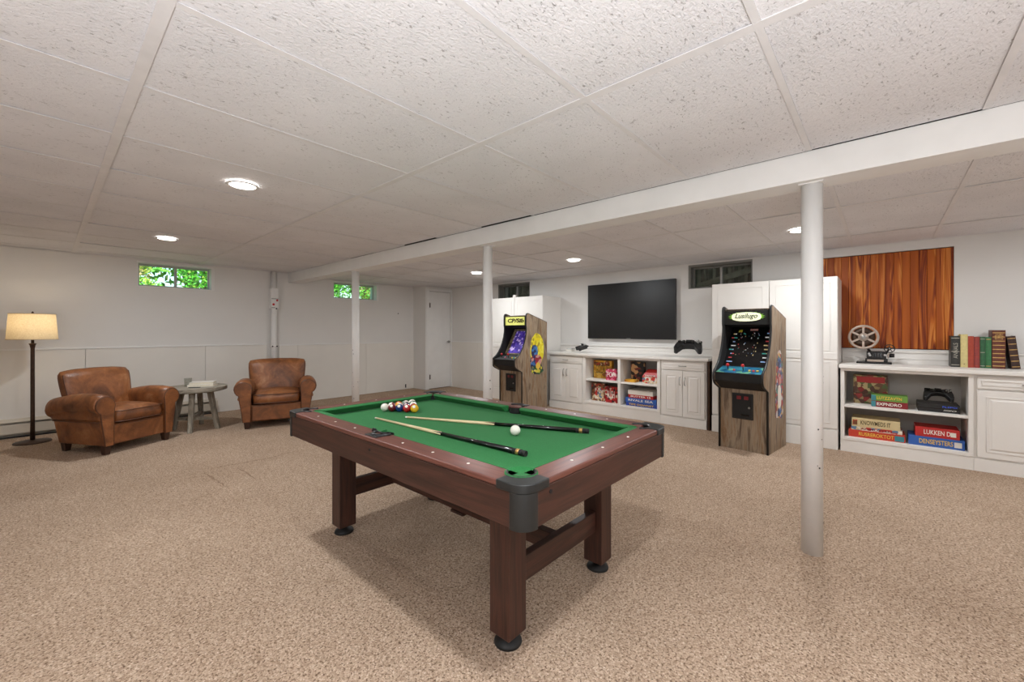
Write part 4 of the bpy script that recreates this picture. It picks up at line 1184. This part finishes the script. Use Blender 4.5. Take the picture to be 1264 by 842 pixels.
    if kind == 'teal':
        art('side_artwork', [(.36, .33), (.54, .30), (.60, .36), (.59, .80), (.56, .92), (.50, 1.0), (.43, .98), (.38, .86), (.35, .6)], 'art_hero', .001)
        art('artwork_figure', ell(.475, .52, .055, .13, 20, .12, 2), 'ink_white', .002)
        art('artwork_figure', ell(.475, .70, .05, .06, 16, .12, 3), 'art_red', .002)
        art('artwork_figure', ell(.475, .86, .045, .05, 16, .12, 4), 'art_blue', .002)
        art('artwork_figure', ell(.475, .38, .06, .04, 16, .15, 5), 'art_blue', .002)
    else:
        art('side_artwork', ell(.47, .91, .155, .24, 28, .03, 1), 'art_yellow', .001)
        art('artwork_figure', ell(.41, .88, .075, .10, 20, .06, 2), 'art_blue', .002)
        art('artwork_figure', ell(.45, .75, .13, .085, 20, .08, 3), 'art_red', .0025)
        art('artwork_figure', ell(.38, .68, .06, .07, 16, .08, 5), 'art_blue', .003)
        art('artwork_figure', ell(.47, .62, .14, .075, 20, .14, 4), 'art_green', .003)
        art('artwork_figure', ell(.49, .67, .05, .05, 16, .1, 6), 'ink_gold', .0035)
    return t
ar1 = arcade(.802, 4.42, 'arcade machine with teal control panel and black starfield screen', 'teal')
ar1.location = (4.455, 1.055, 0); ar1.rotation_euler = (0, 0, R(-6))
ar2 = arcade(3.81, 4.35, 'arcade machine with purple screen and round yellow side artwork', 'purple')
ar2.rotation_euler = (0, 0, R(-2))

# ================================================================== BOARD GAMES, CONSOLE, GAMEPADS
def game_box(name, label, x, y0, y1, z0, z1, depth, mat, words=None, ink='ink_white', lidmat=None, tsize=.8, patch=None, group='board game boxes on the shelves', cat='game box'):
    t = thing(name, label, cat, (x, (y0 + y1) / 2, z0), 0, group); hw = (y1 - y0) / 2; h = z1 - z0
    zl = h * .35
    B((.002, -hw + .002, 0), (depth - .002, hw - .002, h * .9)).build('tray', mat, t)
    B((0, -hw, zl if h > .1 else .004), (depth, hw, h)).build('lid', lidmat or mat, t, bevel=.0015, seg=1)
    if patch:
        a, b, c, d, pm = patch
        B((-.0012, -hw + 2 * hw * (1 - b), h * c), (.0, -hw + 2 * hw * (1 - a), h * d)).build('printed_patch', pm, t)
    if words:
        text(words, 'lettering', ink, t, (-.0014, 0, h * .52), FACE_NEGX, h, 2 * hw * tsize, h * .48, bold=.001, depth=.0004)
    return t
solid('box_red', 186, 38, 36); solid('box_blue', 44, 92, 170); solid('box_cream', 216, 196, 148); solid('box_green', 104, 150, 62)
solid('box_white', 226, 220, 210); solid('box_orange', 196, 60, 40); solid('box_deepblue', 40, 66, 150); solid('box_maroon', 130, 26, 32); solid('box_teal', 60, 130, 140)
LB, LM = .165, .485
game_box('game_box', 'yellow board game box standing upright beside the pink box', 5.45, 2.93, 3.225, LM, LM + .262, .07, 'print_yellow', 'GOLDRUN', 'ink_olive', tsize=.7, patch=(.05, .9, .72, .9, 'print_brown'))
game_box('game_box', 'small pink and white game box beside the yellow box', 5.33, 2.795, 2.955, LM, LM + .155, .12, 'print_pink', 'POP', 'ink_white', tsize=.75)
game_box('game_box', 'brown patterned game box standing below the yellow box', 5.36, 2.985, 3.205, LB, LB + .255, .08, 'print_brown', None, patch=(.25, .9, .12, .75, 'print_mixed'))
game_box('game_box', 'red and black game box standing below the pink box', 5.34, 2.785, 2.975, LB, LB + .225, .10, 'print_red', 'RUSH', 'ink_white', tsize=.6)
game_box('game_box', 'black game box with pale figures standing behind a flat yellow box', 5.46, 2.445, 2.635, LM, LM + .265, .06, 'print_dark')
game_box('game_box', 'flat yellow game box in front of the black box', 5.30, 2.50, 2.655, LM, LM + .034, .12, 'print_yellow')
t = game_box('game_box', 'beige game box with a red sloping lid beside the black box', 5.32, 2.185, 2.405, LM, LM + .09, .16, 'print_mixed')
m = MB(); m.hexa([(-.004, -.114, .09), (.164, -.114, .09), (.164, .114, .09), (-.004, .114, .09)], [(.05, -.10, .185), (.13, -.10, .185), (.13, .06, .185), (.05, .06, .185)]); m.build('roof_lid', 'box_red', t, bevel=.004)
text('TRESOR', 'lettering', 'ink_white', t, (-.005, 0, .105), FACE_NEGX, .05, .15, .02)
z = LB
for lab, y0, y1, h, mt, wd, ink in (('dark blue game box with yellow lettering at the bottom of its stack', 2.20, 2.635, .048, 'box_deepblue', 'TIFE OGWNST', 'ink_gold'), ('blue game box in the stack, under a red box', 2.21, 2.645, .062, 'box_blue', 'RIVALE SEA', 'ink_white'), ('thin red game box between a blue and a white box', 2.25, 2.60, .045, 'box_red', 'BUTTER 15', 'ink_white'), ('white game box on top of the blue and red boxes', 2.255, 2.605, .062, 'box_white', None, None)):
    game_box('game_box', lab, 5.31, y0, y1, z, z + h, .28, mt, wd, ink, tsize=.8); z += h
RB, RM = .145, .458
game_box('game_box', 'large brown illustrated game box standing behind the green and red boxes', 5.47, -.035, .225, RM, RM + .285, .09, 'print_game', None, patch=(.1, .92, .74, .95, 'box_red'))
z = RM
for lab, mt, wd, ink in (('red game box under the green one on the console shelf', 'box_maroon', 'EXPNDRO', 'ink_white'), ('green game box lying on a red one on the console shelf', 'box_green', 'LUTZZAVTN', 'ink_gold')):
    game_box('game_box', lab, 5.31, -.172, .085, z, z + .058, .15, mt, wd, ink, tsize=.68, patch=(0.0, .13, 0.05, .95, 'box_teal')); z += .058
z = RB
for lab, y0, y1, h, mt, wd, ink, pa in (('orange red game box at the bottom beneath a cream box', -.155, .255, .07, 'box_orange', 'RUSREROKTOT', 'ink_gold', (.82, .98, .1, .8, 'box_teal')), ('thin mixed colour game box between cream and orange red boxes', -.135, .235, .034, 'print_mixed', 'ANMOSTED', 'box_maroon', None), ('cream game box topping the stack next to the blue box', -.12, .23, .085, 'box_cream', 'KNOWMEDS IT', 'ink_olive', (.02, .12, .2, .8, 'print_brown'))):
    game_box('game_box', lab, 5.30, y0, y1, z, z + h, .24, mt, wd, ink, tsize=.62, patch=pa); z += h
z = RB
for lab, y0, y1, h, mt, wd, ink, pa in (('wide blue game box under a red one near the shelf end', -.53, -.175, .085, 'box_blue', 'DENSEYSTERS', 'ink_gold', (.82, .95, .2, .75, 'box_white')), ('red game box lying on the wide blue game box', -.50, -.22, .085, 'box_red', 'LUKKEN D', 'ink_white', (.8, .92, .25, .7, 'box_white'))):
    game_box('game_box', lab, 5.30, y0, y1, z, z + h, .24, mt, wd, ink, tsize=.6, patch=pa); z += h

cs = thing('game_console', 'black game console lying on the shelf beneath a gamepad', 'console', (5.31, -.37, RM))
B((0, -.132, 0), (.26, .132, .072)).build('console_body', 'black_plastic', cs, bevel=.003)
B((-.0015, -.132, .032), (.0, .132, .036)).build('front_groove', 'black_gloss', cs)
text('FLSPO', 'lettering', 'ink_blue', cs, (-.0012, -.07, .052), FACE_NEGX, .03, .09, .012)
text('IIIIIO', 'lettering', 'ink_white', cs, (-.0012, -.07, .022), FACE_NEGX, .03, .08, .012, shear=.3)

def gamepad(label, loc, rz, w, up=1.0, tilt=0.0):
    """w = overall width; lies on its grips"""
    t = thing('gamepad', label, 'gamepad', loc, rz, 'black gamepads'); s = w / .16
    t.rotation_euler = (tilt, 0, rz)
    def g(x, y, z): return (x * s, y * s, z * s)
    # plan outline of body and grips
    half = [(0, -.012), (.020, -.014), (.034, -.020), (.046, -.044), (.056, -.064), (.066, -.070), (.076, -.064), (.080, -.046), (.078, -.018), (.072, .012), (.062, .027), (.046, .031), (.026, .028), (0, .027)]
    out = half + [(-x, y) for x, y in reversed(half[1:-1])]
    MB().prism([(x * s, y * s) for x, y in out], .012 * s, .050 * s, 'xy').build('body', 'black_plastic', t, bevel=.015 * s, seg=4)
    for sg in (-1, 1):
        MB().tube([g(sg * .058, -.010, .030), g(sg * .066, -.045, .024), g(sg * .067, -.062, .016)], [.017 * s, .015 * s, .011 * s], 12).build('grip', 'black_matte', t)
    for x in (-.026, .026):
        st = MB().cyl(g(x, -.002, .050), g(x, -.004, .064), .006 * s, n=10).build('thumbstick', 'black_matte', t)
        MB().lathe([(.001, .0), (.0105 * s, .0), (.0105 * s, .004 * s), (.001, .006 * s)], g(x, -.004, .063), 14).build('stick_cap', 'black_matte', st)
    dp = MB(); dp.box(g(-.062, .008, .052), g(-.044, .013, .060)); dp.box(g(-.0555, .0015, .052), g(-.0505, .0195, .060)); dp.build('direction_pad', 'black_matte', t)
    for a in range(4):
        MB().cyl(g(.053 + math.cos(a * PI / 2) * .010, .010 + math.sin(a * PI / 2) * .010, .050), g(.053 + math.cos(a * PI / 2) * .010, .010 + math.sin(a * PI / 2) * .010, .060), .0042 * s, n=10).build('action_button', 'steel_grey', t)
    for x in (-.054, .054):
        B(g(x - .017, .026, .028), g(x + .017, .041, .042)).build('shoulder_button', 'black_gloss', t, bevel=.003 * s)
    B(g(-.018, .008, .050), g(.018, .028, .058)).build('touch_pad', 'black_matte', t, bevel=.002 * s)
    return t
gamepad('black gamepad lying on top of the game console', (5.39, -.37, RM + .072 + .062), -PI / 2, .195, tilt=R(38))
gamepad('large black gamepad near the worktop end by the tall cabinet', (5.46, 1.84, CT + .085), -PI / 2 + .15, .33, tilt=R(28))
gamepad('black gamepad near the small white box by the far arcade machine', (5.50, 3.42, CT + .035), -PI / 2 - .8, .24, tilt=R(15))
bx = thing('white_box', 'small pale box on the worktop next to the far gamepad', 'box', (5.55, 3.70, CT))
B((-.05, -.045, 0), (.05, .045, .05)).build('box_body', 'box_white', bx, bevel=.004)
B((-.052, -.047, .036), (.052, .047, .052)).build('lid', 'steel_grey', bx, bevel=.003)

# ================================================================== FILM PROJECTOR
pj = thing('film_projector', 'old black film projector with a large silver reel', 'projector', (5.60, .07, CT))
B((-.07, -.135, 0), (.07, .135, .018)).build('base', 'projector_black', pj, bevel=.003)
B((-.045, -.105, .018), (.045, .065, .05)).build('plinth_block', 'projector_black', pj, bevel=.003)
B((-.047, -.075, .022), (-.045, .05, .042)).build('name_plate', 'reel_metal', pj)
b_ = B((-.04, -.095, .05), (.04, .055, .125)).build('lamp_house', 'projector_black', pj, bevel=.006)
for k in range(5): B((-.043, -.06 + k * .02, .07), (-.04, -.05 + k * .02, .11)).build('vent_slot', 'black_gloss', b_)
for y, z in ((.035, .10), (.028, .085), (-.085, .09)): MB().cyl((-.04, y, z), (-.052, y, z), .010, n=12).build('knob', 'steel', pj)
MB().tube([(0, .03, .12), (0, .045, .15), (0, .07, .20), (0, .08, .262)], [.012, .011, .010, .009], 8).build('reel_arm', 'projector_black', pj)
def reel(cy, cz, r, x, name, mat, spokes, par):
    rt = MB()
    rt.lathe([(r, -.004), (r, .004), (r * .82, .004), (r * .82, -.004), (r, -.004)], (x, cy, cz), 40, 'x', False)
    o = rt.build(name, mat, par)
    MB().lathe([(.001, -.004), (r * .34, -.004), (r * .34, .004), (.001, .004)], (x, cy, cz), 28, 'x').build('reel_hub', mat, o)
    for k in range(spokes):
        a = 2 * PI * k / spokes + PI / 2; p = Vector((x, cy + math.cos(a) * r * .3, cz + math.sin(a) * r * .3)); q = Vector((x, cy + math.cos(a) * r * .85, cz + math.sin(a) * r * .85))
        d = (q - p).normalized(); s_ = Vector((0, -d.z, d.y)) * r * .075; e = Vector((.0035, 0, 0))
        MB().hexa([p - s_ - e, p + s_ - e, p + s_ + e, p - s_ + e], [q - s_ - e, q + s_ - e, q + s_ + e, q - s_ + e]).build('spoke', mat, o)
    MB().lathe([(.001, -.010), (r * .17, -.010), (r * .19, .004), (.001, .004)], (x, cy, cz), 20, 'x').build('spindle_cap', 'steel', o)
    return o
big = reel(.080, .268, .124, -.03, 'film_reel', 'reel_metal', 6, pj); big['label'] = 'large silver film reel with six spokes'
f_ = MB().lathe([(.04, -.008), (.095, -.008), (.095, .008), (.04, .008), (.04, -.008)], (-.015, .080, .268), 32, 'x', False).build('film_roll', 'print_film' if 'print_film' in MATS else 'bronze', big)
sm_ = reel(-.118, .155, .042, -.03, 'small_reel', 'projector_black', 5, pj)
MB().tube([(0, -.09, .10), (0, -.105, .13), (0, -.118, .155)], [.009, .008, .007], 8).build('reel_arm', 'projector_black', pj)
MB().cyl((-.0, -.115, .085), (-.0, -.155, .085), .022, .018, n=16).build('lens', 'projector_black', pj)
MB().tube([(-.03, -.118, .113), (-.03, -.105, .085), (-.03, -.110, .06)], .006, 6).build('film_guide', 'reel_metal', pj)

# ================================================================== OLD BOOKS ON THE WORKTOP
def book(label, y0, y1, h, depth, mat, band=None, nband=0, tilt=0.0, inkmat='gold_print'):
    t = thing('book', label, 'book', (5.555, (y0 + y1) / 2, CT), 0, 'old books in a row on the worktop'); hw = (y1 - y0) / 2
    t.rotation_euler = (tilt, 0, 0)
    B((.006, -hw + .003, .004), (depth - .004, hw - .003, h - .005)).build('pages', 'paper', t)
    B((.002, -hw, 0), (depth, -hw + .003, h)).build('cover', mat, t)
    B((.002, hw - .003, 0), (depth, hw, h)).build('cover', mat, t)
    m = MB(); pr = [(.004, -hw)] + [(.004 - math.sin(PI * k / 6) * .006, -hw + 2 * hw * k / 6) for k in range(1, 6)] + [(.004, hw), (.008, hw), (.008, -hw)]
    m.prism(pr, 0, h, 'xy'); m.build('spine', mat, t)
    for k in range(nband):
        z = h * (.07 + .86 * k / max(1, nband - 1))
        m = MB(); pr2 = [(x - .0012, y * .98) for x, y in pr[:7]] + [(.006, hw * .98), (.006, -hw * .98)]
        m.prism(pr2, z - h * .011, z + h * .011, 'xy'); m.build('spine_band', band, t)
    return t
def title(t, words, h, w, z, mat='gold_print'):
    text(words, 'spine_title', mat, t, (-.0032, 0, z), (0, -PI / 2, 0), w, h, w, depth=.0005)
solid('book_black', 44, 42, 38, vary=.3, scale=60); solid('book_cream', 214, 198, 136, vary=.1, scale=40); solid('book_rust', 168, 66, 46, vary=.15, scale=40)
solid('book_wine', 146, 58, 52, vary=.15, scale=40); solid('book_green', 44, 92, 58, vary=.2, scale=40); solid('book_green2', 54, 112, 68, vary=.2, scale=40)
solid('book_brown', 96, 44, 28, vary=.25, scale=40); solid('book_dark', 56, 30, 22, vary=.3, scale=40); solid('print_pale', 170, 164, 150)
bk = book('black book with worn silver spine at the end of the book row', -.525, -.467, .285, .17, 'book_black', 'print_pale', 3)
title(bk, 'ANNALS', .14, .03, .15, 'print_pale')
bk = book('cream coloured book beside the black book', -.573, -.528, .300, .165, 'book_cream', None, 0); title(bk, '+', .012, .012, .03, 'book_brown')
book('rust red book beside the cream book', -.610, -.575, .283, .16, 'book_rust', 'gold_print', 0)
book('wine red book between the rust red and dark green books', -.645, -.612, .278, .16, 'book_wine', 'book_rust', 4)
book('dark green book beside the wine red book', -.678, -.647, .278, .16, 'book_green', 'print_pale', 3)
book('brighter green book beside the tallest brown book', -.714, -.680, .276, .16, 'book_green2', 'gold_print', 2)
bk = book('tallest brown leather book with gilt bands', -.796, -.718, .338, .17, 'book_brown', 'gold_print', 9); title(bk, 'OPERA', .05, .05, .28)
bk = book('leaning dark brown book with gilt bands at the row end', -.868, -.818, .285, .165, 'book_dark', 'gold_print', 6, R(-6.0))
bk.location = (5.555, -.856, CT + .0027)

# ================================================================== LEATHER ARMCHAIRS
def make_chair(label):
    """local frame: front faces -Y"""
    t = thing('armchair', label, 'armchair', (0, 0, 0), 0, 'brown leather club chairs')
    SI = .262                                     # inner face of the arms
    # arm cross section: a roll that bulges outward, drawn for the +x side
    def roll(topz, cx_=.335, cz=.0, rx=.088, rz=.0):
        pts = []
        zt = topz; zb = .315
        prof = [(SI, zb), (SI, .40)] 
        c = (SI + .084, zt - .092)
        for k in range(13):
            a = R(172) - R(232) * k / 12
            pts.append((c[0] + math.cos(a) * .094, c[1] + math.sin(a) * .092))
        low = [(SI + .140, zb + .045), (SI + .105, zb), (SI + .02, zb)]
        return [(SI + .004, zb + .05)] + pts + low
    ys = [(-.352, -.012, .0), (-.345, .0, 1), (-.20, .014, 1), (-.05, .012, 1), (.10, -.004, 1), (.24, -.028, 1), (.31, -.042, 1), (.325, -.06, 0)]
    for s_ in (-1, 1):
        rs = []
        for y, dz, full in ys:
            rr = roll(.578 + dz)
            if not full: 
                cxm = sum(p[0] for p in rr) / len(rr); czm = sum(p[1] for p in rr) / len(rr)
                rr = [(cxm + (a - cxm) * .94, czm + (b - czm) * .94) for a, b in rr]
            rs.append([(s_ * a, y, b) for a, b in rr])
        arm = MB().rings(rs).build('arm', 'leather', t)
        # front facing of the arm, mushroom shaped and tapering to the foot
        f = [(SI + .006, .085)]
        f += [(SI + .004, .36)]
        c = (SI + .080, .478)
        for k in range(15):
            a = R(200) - R(262) * k / 14
            f.append((c[0] + math.cos(a) * .086, c[1] + math.sin(a) * .086))
        f += [(SI + .118, .34), (SI + .098, .22), (SI + .082, .085)]
        MB().prism([(s_ * a, b) for a, b in f], -.372, -.34, 'xz').build('arm_facing', 'leather', t, bevel=.008, seg=3)
        pip = [(s_ * (c[0] + (a - c[0]) * 1.0), -.366, b) for a, b in f]
        MB().tube(pip, .0055, 6).build('arm_piping', 'leather_dark', arm)
        # outer side panel tapering inwards to the feet
        MB().hexa([(s_ * (SI + .01), -.345, .085), (s_ * (SI + .078), -.345, .085), (s_ * (SI + .070), .30, .085), (s_ * (SI + .01), .30, .085)],
                  [(s_ * (SI + .01), -.345, .33), (s_ * (SI + .118), -.345, .33), (s_ * (SI + .112), .315, .33), (s_ * (SI + .01), .315, .33)]).build('side_panel', 'leather', t, bevel=.012, seg=3)
        MB().tube([(s_ * (SI + .120), -.34, .318), (s_ * (SI + .122), .0, .316), (s_ * (SI + .113), .315, .316)], .005, 6).build('side_piping', 'leather_dark', t)
    # seat base and front panel
    B((-SI - .01, -.335, .085), (SI + .01, .27, .285)).build('seat_base', 'leather', t, bevel=.012, seg=3)
    B((-SI + .004, -.352, .092), (SI - .004, -.33, .272)).build('front_panel', 'leather', t, bevel=.010, seg=3)
    # loose seat cushion, crowned
    def cushion(x, y0, y1, z0, z1, crown, name, n=14):
        m = MB(); rs = []
        def sup(u, e=.22): return math.copysign(abs(u) ** e, u)
        yc, hy = (y0 + y1) / 2, (y1 - y0) / 2; zc, hz = (z0 + z1) / 2, (z1 - z0) / 2
        lv = 10
        for j in range(lv + 1):
            ph = -PI / 2 + PI * j / lv
            cr = abs(math.cos(ph)) ** .30 if j not in (0, lv) else .02
            zz = sup(math.sin(ph), .55)
            ring = []
            for i in range(40):
                th = 2 * PI * i / 40
                ux_, uy_ = sup(math.cos(th), .30), sup(math.sin(th), .30)
                cz_ = crown * (1 - (ux_ * cr) ** 2) * (1 - (uy_ * cr) ** 2) if zz > 0 else 0
                ring.append((ux_ * x * cr, yc + uy_ * hy * cr, zc + zz * hz + cz_))
            rs.append(ring)
        return m.rings(rs).build(name, 'leather', t)
    sc_ = cushion(SI - .004, -.385, .20, .283, .425, .028, 'seat_cushion')
    for z in (.305, .408):
        pts = []
        for i in range(48):
            th = 2 * PI * i / 48
            ux_ = math.copysign(abs(math.cos(th)) ** .30, math.cos(th)); uy_ = math.copysign(abs(math.sin(th)) ** .30, math.sin(th))
            pts.append((ux_ * (SI - .006), -.0925 + uy_ * .2915, z))
        MB().tube(pts, .0055, 6, True).build('cushion_piping', 'leather_dark', sc_)
    # back: raked, wider and arched at the top
    m = MB(); rs = []
    for j in range(15):
        f = j / 14
        z = .30 + .50 * f
        w_ = .275 + .060 * math.sin(min(1, f * 1.15) * PI / 2)
        thk = .078 - .010 * f
        if f > .86: k = (f - .86) / .14; thk *= math.sqrt(max(.02, 1 - k * k * .93)); w_ *= 1 - .05 * k ** 3
        yc = .205 + .105 * f
        ring = []
        for i in range(40):
            th = 2 * PI * i / 40
            ux_ = math.copysign(abs(math.cos(th)) ** .34, math.cos(th)); uy_ = math.copysign(abs(math.sin(th)) ** .7, math.sin(th))
            bulge = -.022 * (1 - ux_ ** 2) * math.sin(PI * min(1, f * 1.05)) if uy_ < 0 else 0
            ring.append((ux_ * w_, yc + uy_ * thk + bulge, z - .014 * f ** 3 * ux_ ** 4 + .010 * f * (1 - ux_ ** 2)))
        rs.append(ring)
    bk_ = m.rings(rs).build('backrest', 'leather', t)
    B((-.27, .24, .085), (.27, .335, .50)).build('back_panel', 'leather', t, bevel=.015, seg=3)
    for s_ in (-1, 1):
        pts = []
        for j in range(2, 14):
            f = j / 14; w_ = .275 + .060 * math.sin(min(1, f * 1.15) * PI / 2)
            if f > .86: w_ *= 1 - .06 * ((f - .86) / .14) ** 2
            pts.append((s_ * (w_ * .955), .205 + .105 * f - .052 + .012 * f, .30 + .50 * f - .014 * f ** 3 * .82))
        MB().tube(pts, .0055, 6).build('back_piping', 'leather_dark', bk_)
    for x, y in ((-.305, -.315), (.305, -.315), (-.285, .27), (.285, .27)):
        MB().hexa([(x - .024, y - .024, 0), (x + .024, y - .024, 0), (x + .024, y + .024, 0), (x - .024, y + .024, 0)], [(x - .034, y - .034, .09), (x + .034, y - .034, .09), (x + .034, y + .034, .09), (x - .034, y + .034, .09)]).build('foot', 'chair_foot_wood', t, bevel=.003)
    return t
ch1 = make_chair('brown leather club chair standing next to the floor lamp')
ch1.location = (.49, 5.95, 0); ch1.rotation_euler = (0, 0, R(29.7)); ch1.scale = (.91, .91, .99)
ch2 = copy_tree(ch1)
ch2['label'] = 'brown leather club chair below the white pipe, next to the pool table end'
ch2.location = (2.03, 5.93, 0); ch2.rotation_euler = (0, 0, R(-20)); ch2.scale = (1.02, 1.0, 1.0)

# ================================================================== SIDE TABLE WITH GLASS AND BOOKS
st = thing('side_table', 'round weathered wooden side table between the two armchairs', 'side table', (1.215, 6.20, 0))
TH = .515
for k in range(5):                                        # the top is made of planks cut to a round
    r = .315; a, b = -r + k * 2 * r / 5 + .001, -r + (k + 1) * 2 * r / 5 - .001
    pts = []
    N = 8
    for i in range(N + 1):
        y = a + (b - a) * i / N; pts.append((math.sqrt(max(0, r * r - y * y)), y))
    for i in range(N, -1, -1):
        y = a + (b - a) * i / N; pts.append((-math.sqrt(max(0, r * r - y * y)), y))
    if k in (0, 4): pts = [p for n_, p in enumerate(pts) if n_ == 0 or (p[0] - pts[n_ - 1][0]) ** 2 + (p[1] - pts[n_ - 1][1]) ** 2 > 1e-8]
    MB().prism(pts, TH - .045, TH, 'xy').build('top_plank', 'driftwood_top', st, bevel=.002, seg=1)
MB().lathe([(.001, TH - .055), (.28, TH - .055), (.28, TH - .045), (.001, TH - .045)], n=32).build('under_frame', 'driftwood_top', st)
fx = ((-.17, .10), (-.085, -.19), (.165, -.145), (.10, .235))
for x, y in fx:
    t0, t1 = Vector((x * .72, y * .72, TH - .05)), Vector((x * 1.12, y * 1.12, 0))
    d = Vector((x, y, 0)).normalized(); e = Vector((-d.y, d.x, 0))
    MB().hexa([t1 + (d + e) * .022, t1 + (d - e) * .022, t1 - (d + e) * .022, t1 - (d - e) * .022], [t0 + (d + e) * .027, t0 + (d - e) * .027, t0 - (d + e) * .027, t0 - (d - e) * .027]).build('leg', 'driftwood', st, bevel=.003, seg=1)
for a, b in ((0, 2), (1, 3)):
    p, q = Vector((*fx[a], .13)), Vector((*fx[b], .13)); d = (q - p).normalized(); e = Vector((-d.y, d.x, 0)) * .016; u = Vector((0, 0, .018)); p = p * 1.0
    z_ = Vector((0, 0, .0 if a == 0 else .036))
    MB().hexa([p - e - u + z_, q - e - u + z_, q + e - u + z_, p + e - u + z_], [p - e + u + z_, q - e + u + z_, q + e + u + z_, p + e + u + z_]).build('stretcher', 'driftwood_top', st)
gl = MB(); gl.lathe([(.001, .0), (.036, .0), (.040, .10), (.037, .10), (.033, .012), (.001, .012)], n=24)
o = gl.build('drinking_glass', 'tumbler_glass', None, (1.15, 6.26, TH)); tag(o, 'short clear drinking glass on the round side table', 'glass')
bz = TH
for lab, w_, d_, h_, mt, rz in (('white book at the bottom of the pair on the side table', .26, .19, .026, 'box_white', -.5), ('white book on top of another on the side table', .24, .17, .026, 'box_white', -.42)):
    t = thing('side_table_book', lab, 'book', (1.285, 6.19, bz), rz, 'books on the side table')
    B((-w_ / 2 + .004, -d_ / 2 + .004, .003), (w_ / 2 - .003, d_ / 2 - .004, h_ - .003)).build('pages', 'paper', t)
    B((-w_ / 2, -d_ / 2, 0), (w_ / 2, d_ / 2, .003)).build('cover', mt, t); B((-w_ / 2, -d_ / 2, h_ - .003), (w_ / 2, d_ / 2, h_)).build('cover', mt, t)
    B((-w_ / 2, -d_ / 2, .003), (-w_ / 2 + .003, d_ / 2, h_ - .003)).build('spine', mt, t)
    bz += h_
o = B((-.06, -.012, 0), (.06, .012, .008)).build('pen', 'black_matte', None, (1.175, 6.06, TH), bevel=.003, rot=(0, 0, -.55)); tag(o, 'slim black pen lying before the white books', 'pen')

# ================================================================== FLOOR LAMP
fl = thing('floor_lamp', 'bronze floor lamp with a wide cream linen drum shade', 'lamp', (-.085, 6.75, 0))
MB().lathe([(.001, 0), (.140, 0), (.142, .006), (.136, .014), (.05, .022), (.022, .03), (.001, .03)], n=40).build('base', 'bronze', fl)
MB().lathe([(.001, .03), (.019, .03), (.017, .3), (.016, 1.0), (.022, 1.035), (.030, 1.05), (.014, 1.055), (.001, 1.055)], n=20).build('pole', 'bronze', fl)
MB().cyl((0, 0, 1.05), (0, 0, 1.13), .012, n=12).build('socket', 'bronze', fl)
hp = MB(); hp.tube([(0, .0, 1.09), (.07, 0, 1.14), (.08, 0, 1.22), (.04, 0, 1.33), (0, 0, 1.362)], .003, 6); hp.tube([(0, .0, 1.09), (-.07, 0, 1.14), (-.08, 0, 1.22), (-.04, 0, 1.33), (0, 0, 1.362)], .003, 6)
hp.cyl((-.167, 0, 1.362), (.167, 0, 1.362), .002, n=6); hp.cyl((0, -.167, 1.362), (0, .167, 1.362), .002, n=6); hp.build('harp', 'bronze', fl)
MB().lathe([(.186, 1.095), (.168, 1.365)], n=64, cap=False).build('lamp_shade', 'linen_shade', fl)
tr_ = MB(); tr_.tube([(math.cos(2 * PI * k / 48) * .186, math.sin(2 * PI * k / 48) * .186, 1.097) for k in range(48)], .004, 6, True); tr_.tube([(math.cos(2 * PI * k / 48) * .168, math.sin(2 * PI * k / 48) * .168, 1.364) for k in range(48)], .004, 6, True); tr_.build('shade_trim', 'linen_shade', fl)
MB().sphere((0, 0, 1.19), .035, 16, 10, (1, 1, 1.25)).build('bulb', 'bulb_glow', fl)
MB().lathe([(.001, 1.362), (.008, 1.366), (.010, 1.378), (.006, 1.39), (.001, 1.393)], n=12).build('finial', 'bronze', fl)
lb = bpy.data.lights.new('lamp_bulb', 'POINT'); lb.energy = 2.6; lb.color = (1, .84, .62); lb.shadow_soft_size = .045
lo = bpy.data.objects.new('lamp_bulb_light', lb); COL.objects.link(lo); lo.location = (0, 0, 1.28); lo.parent = fl
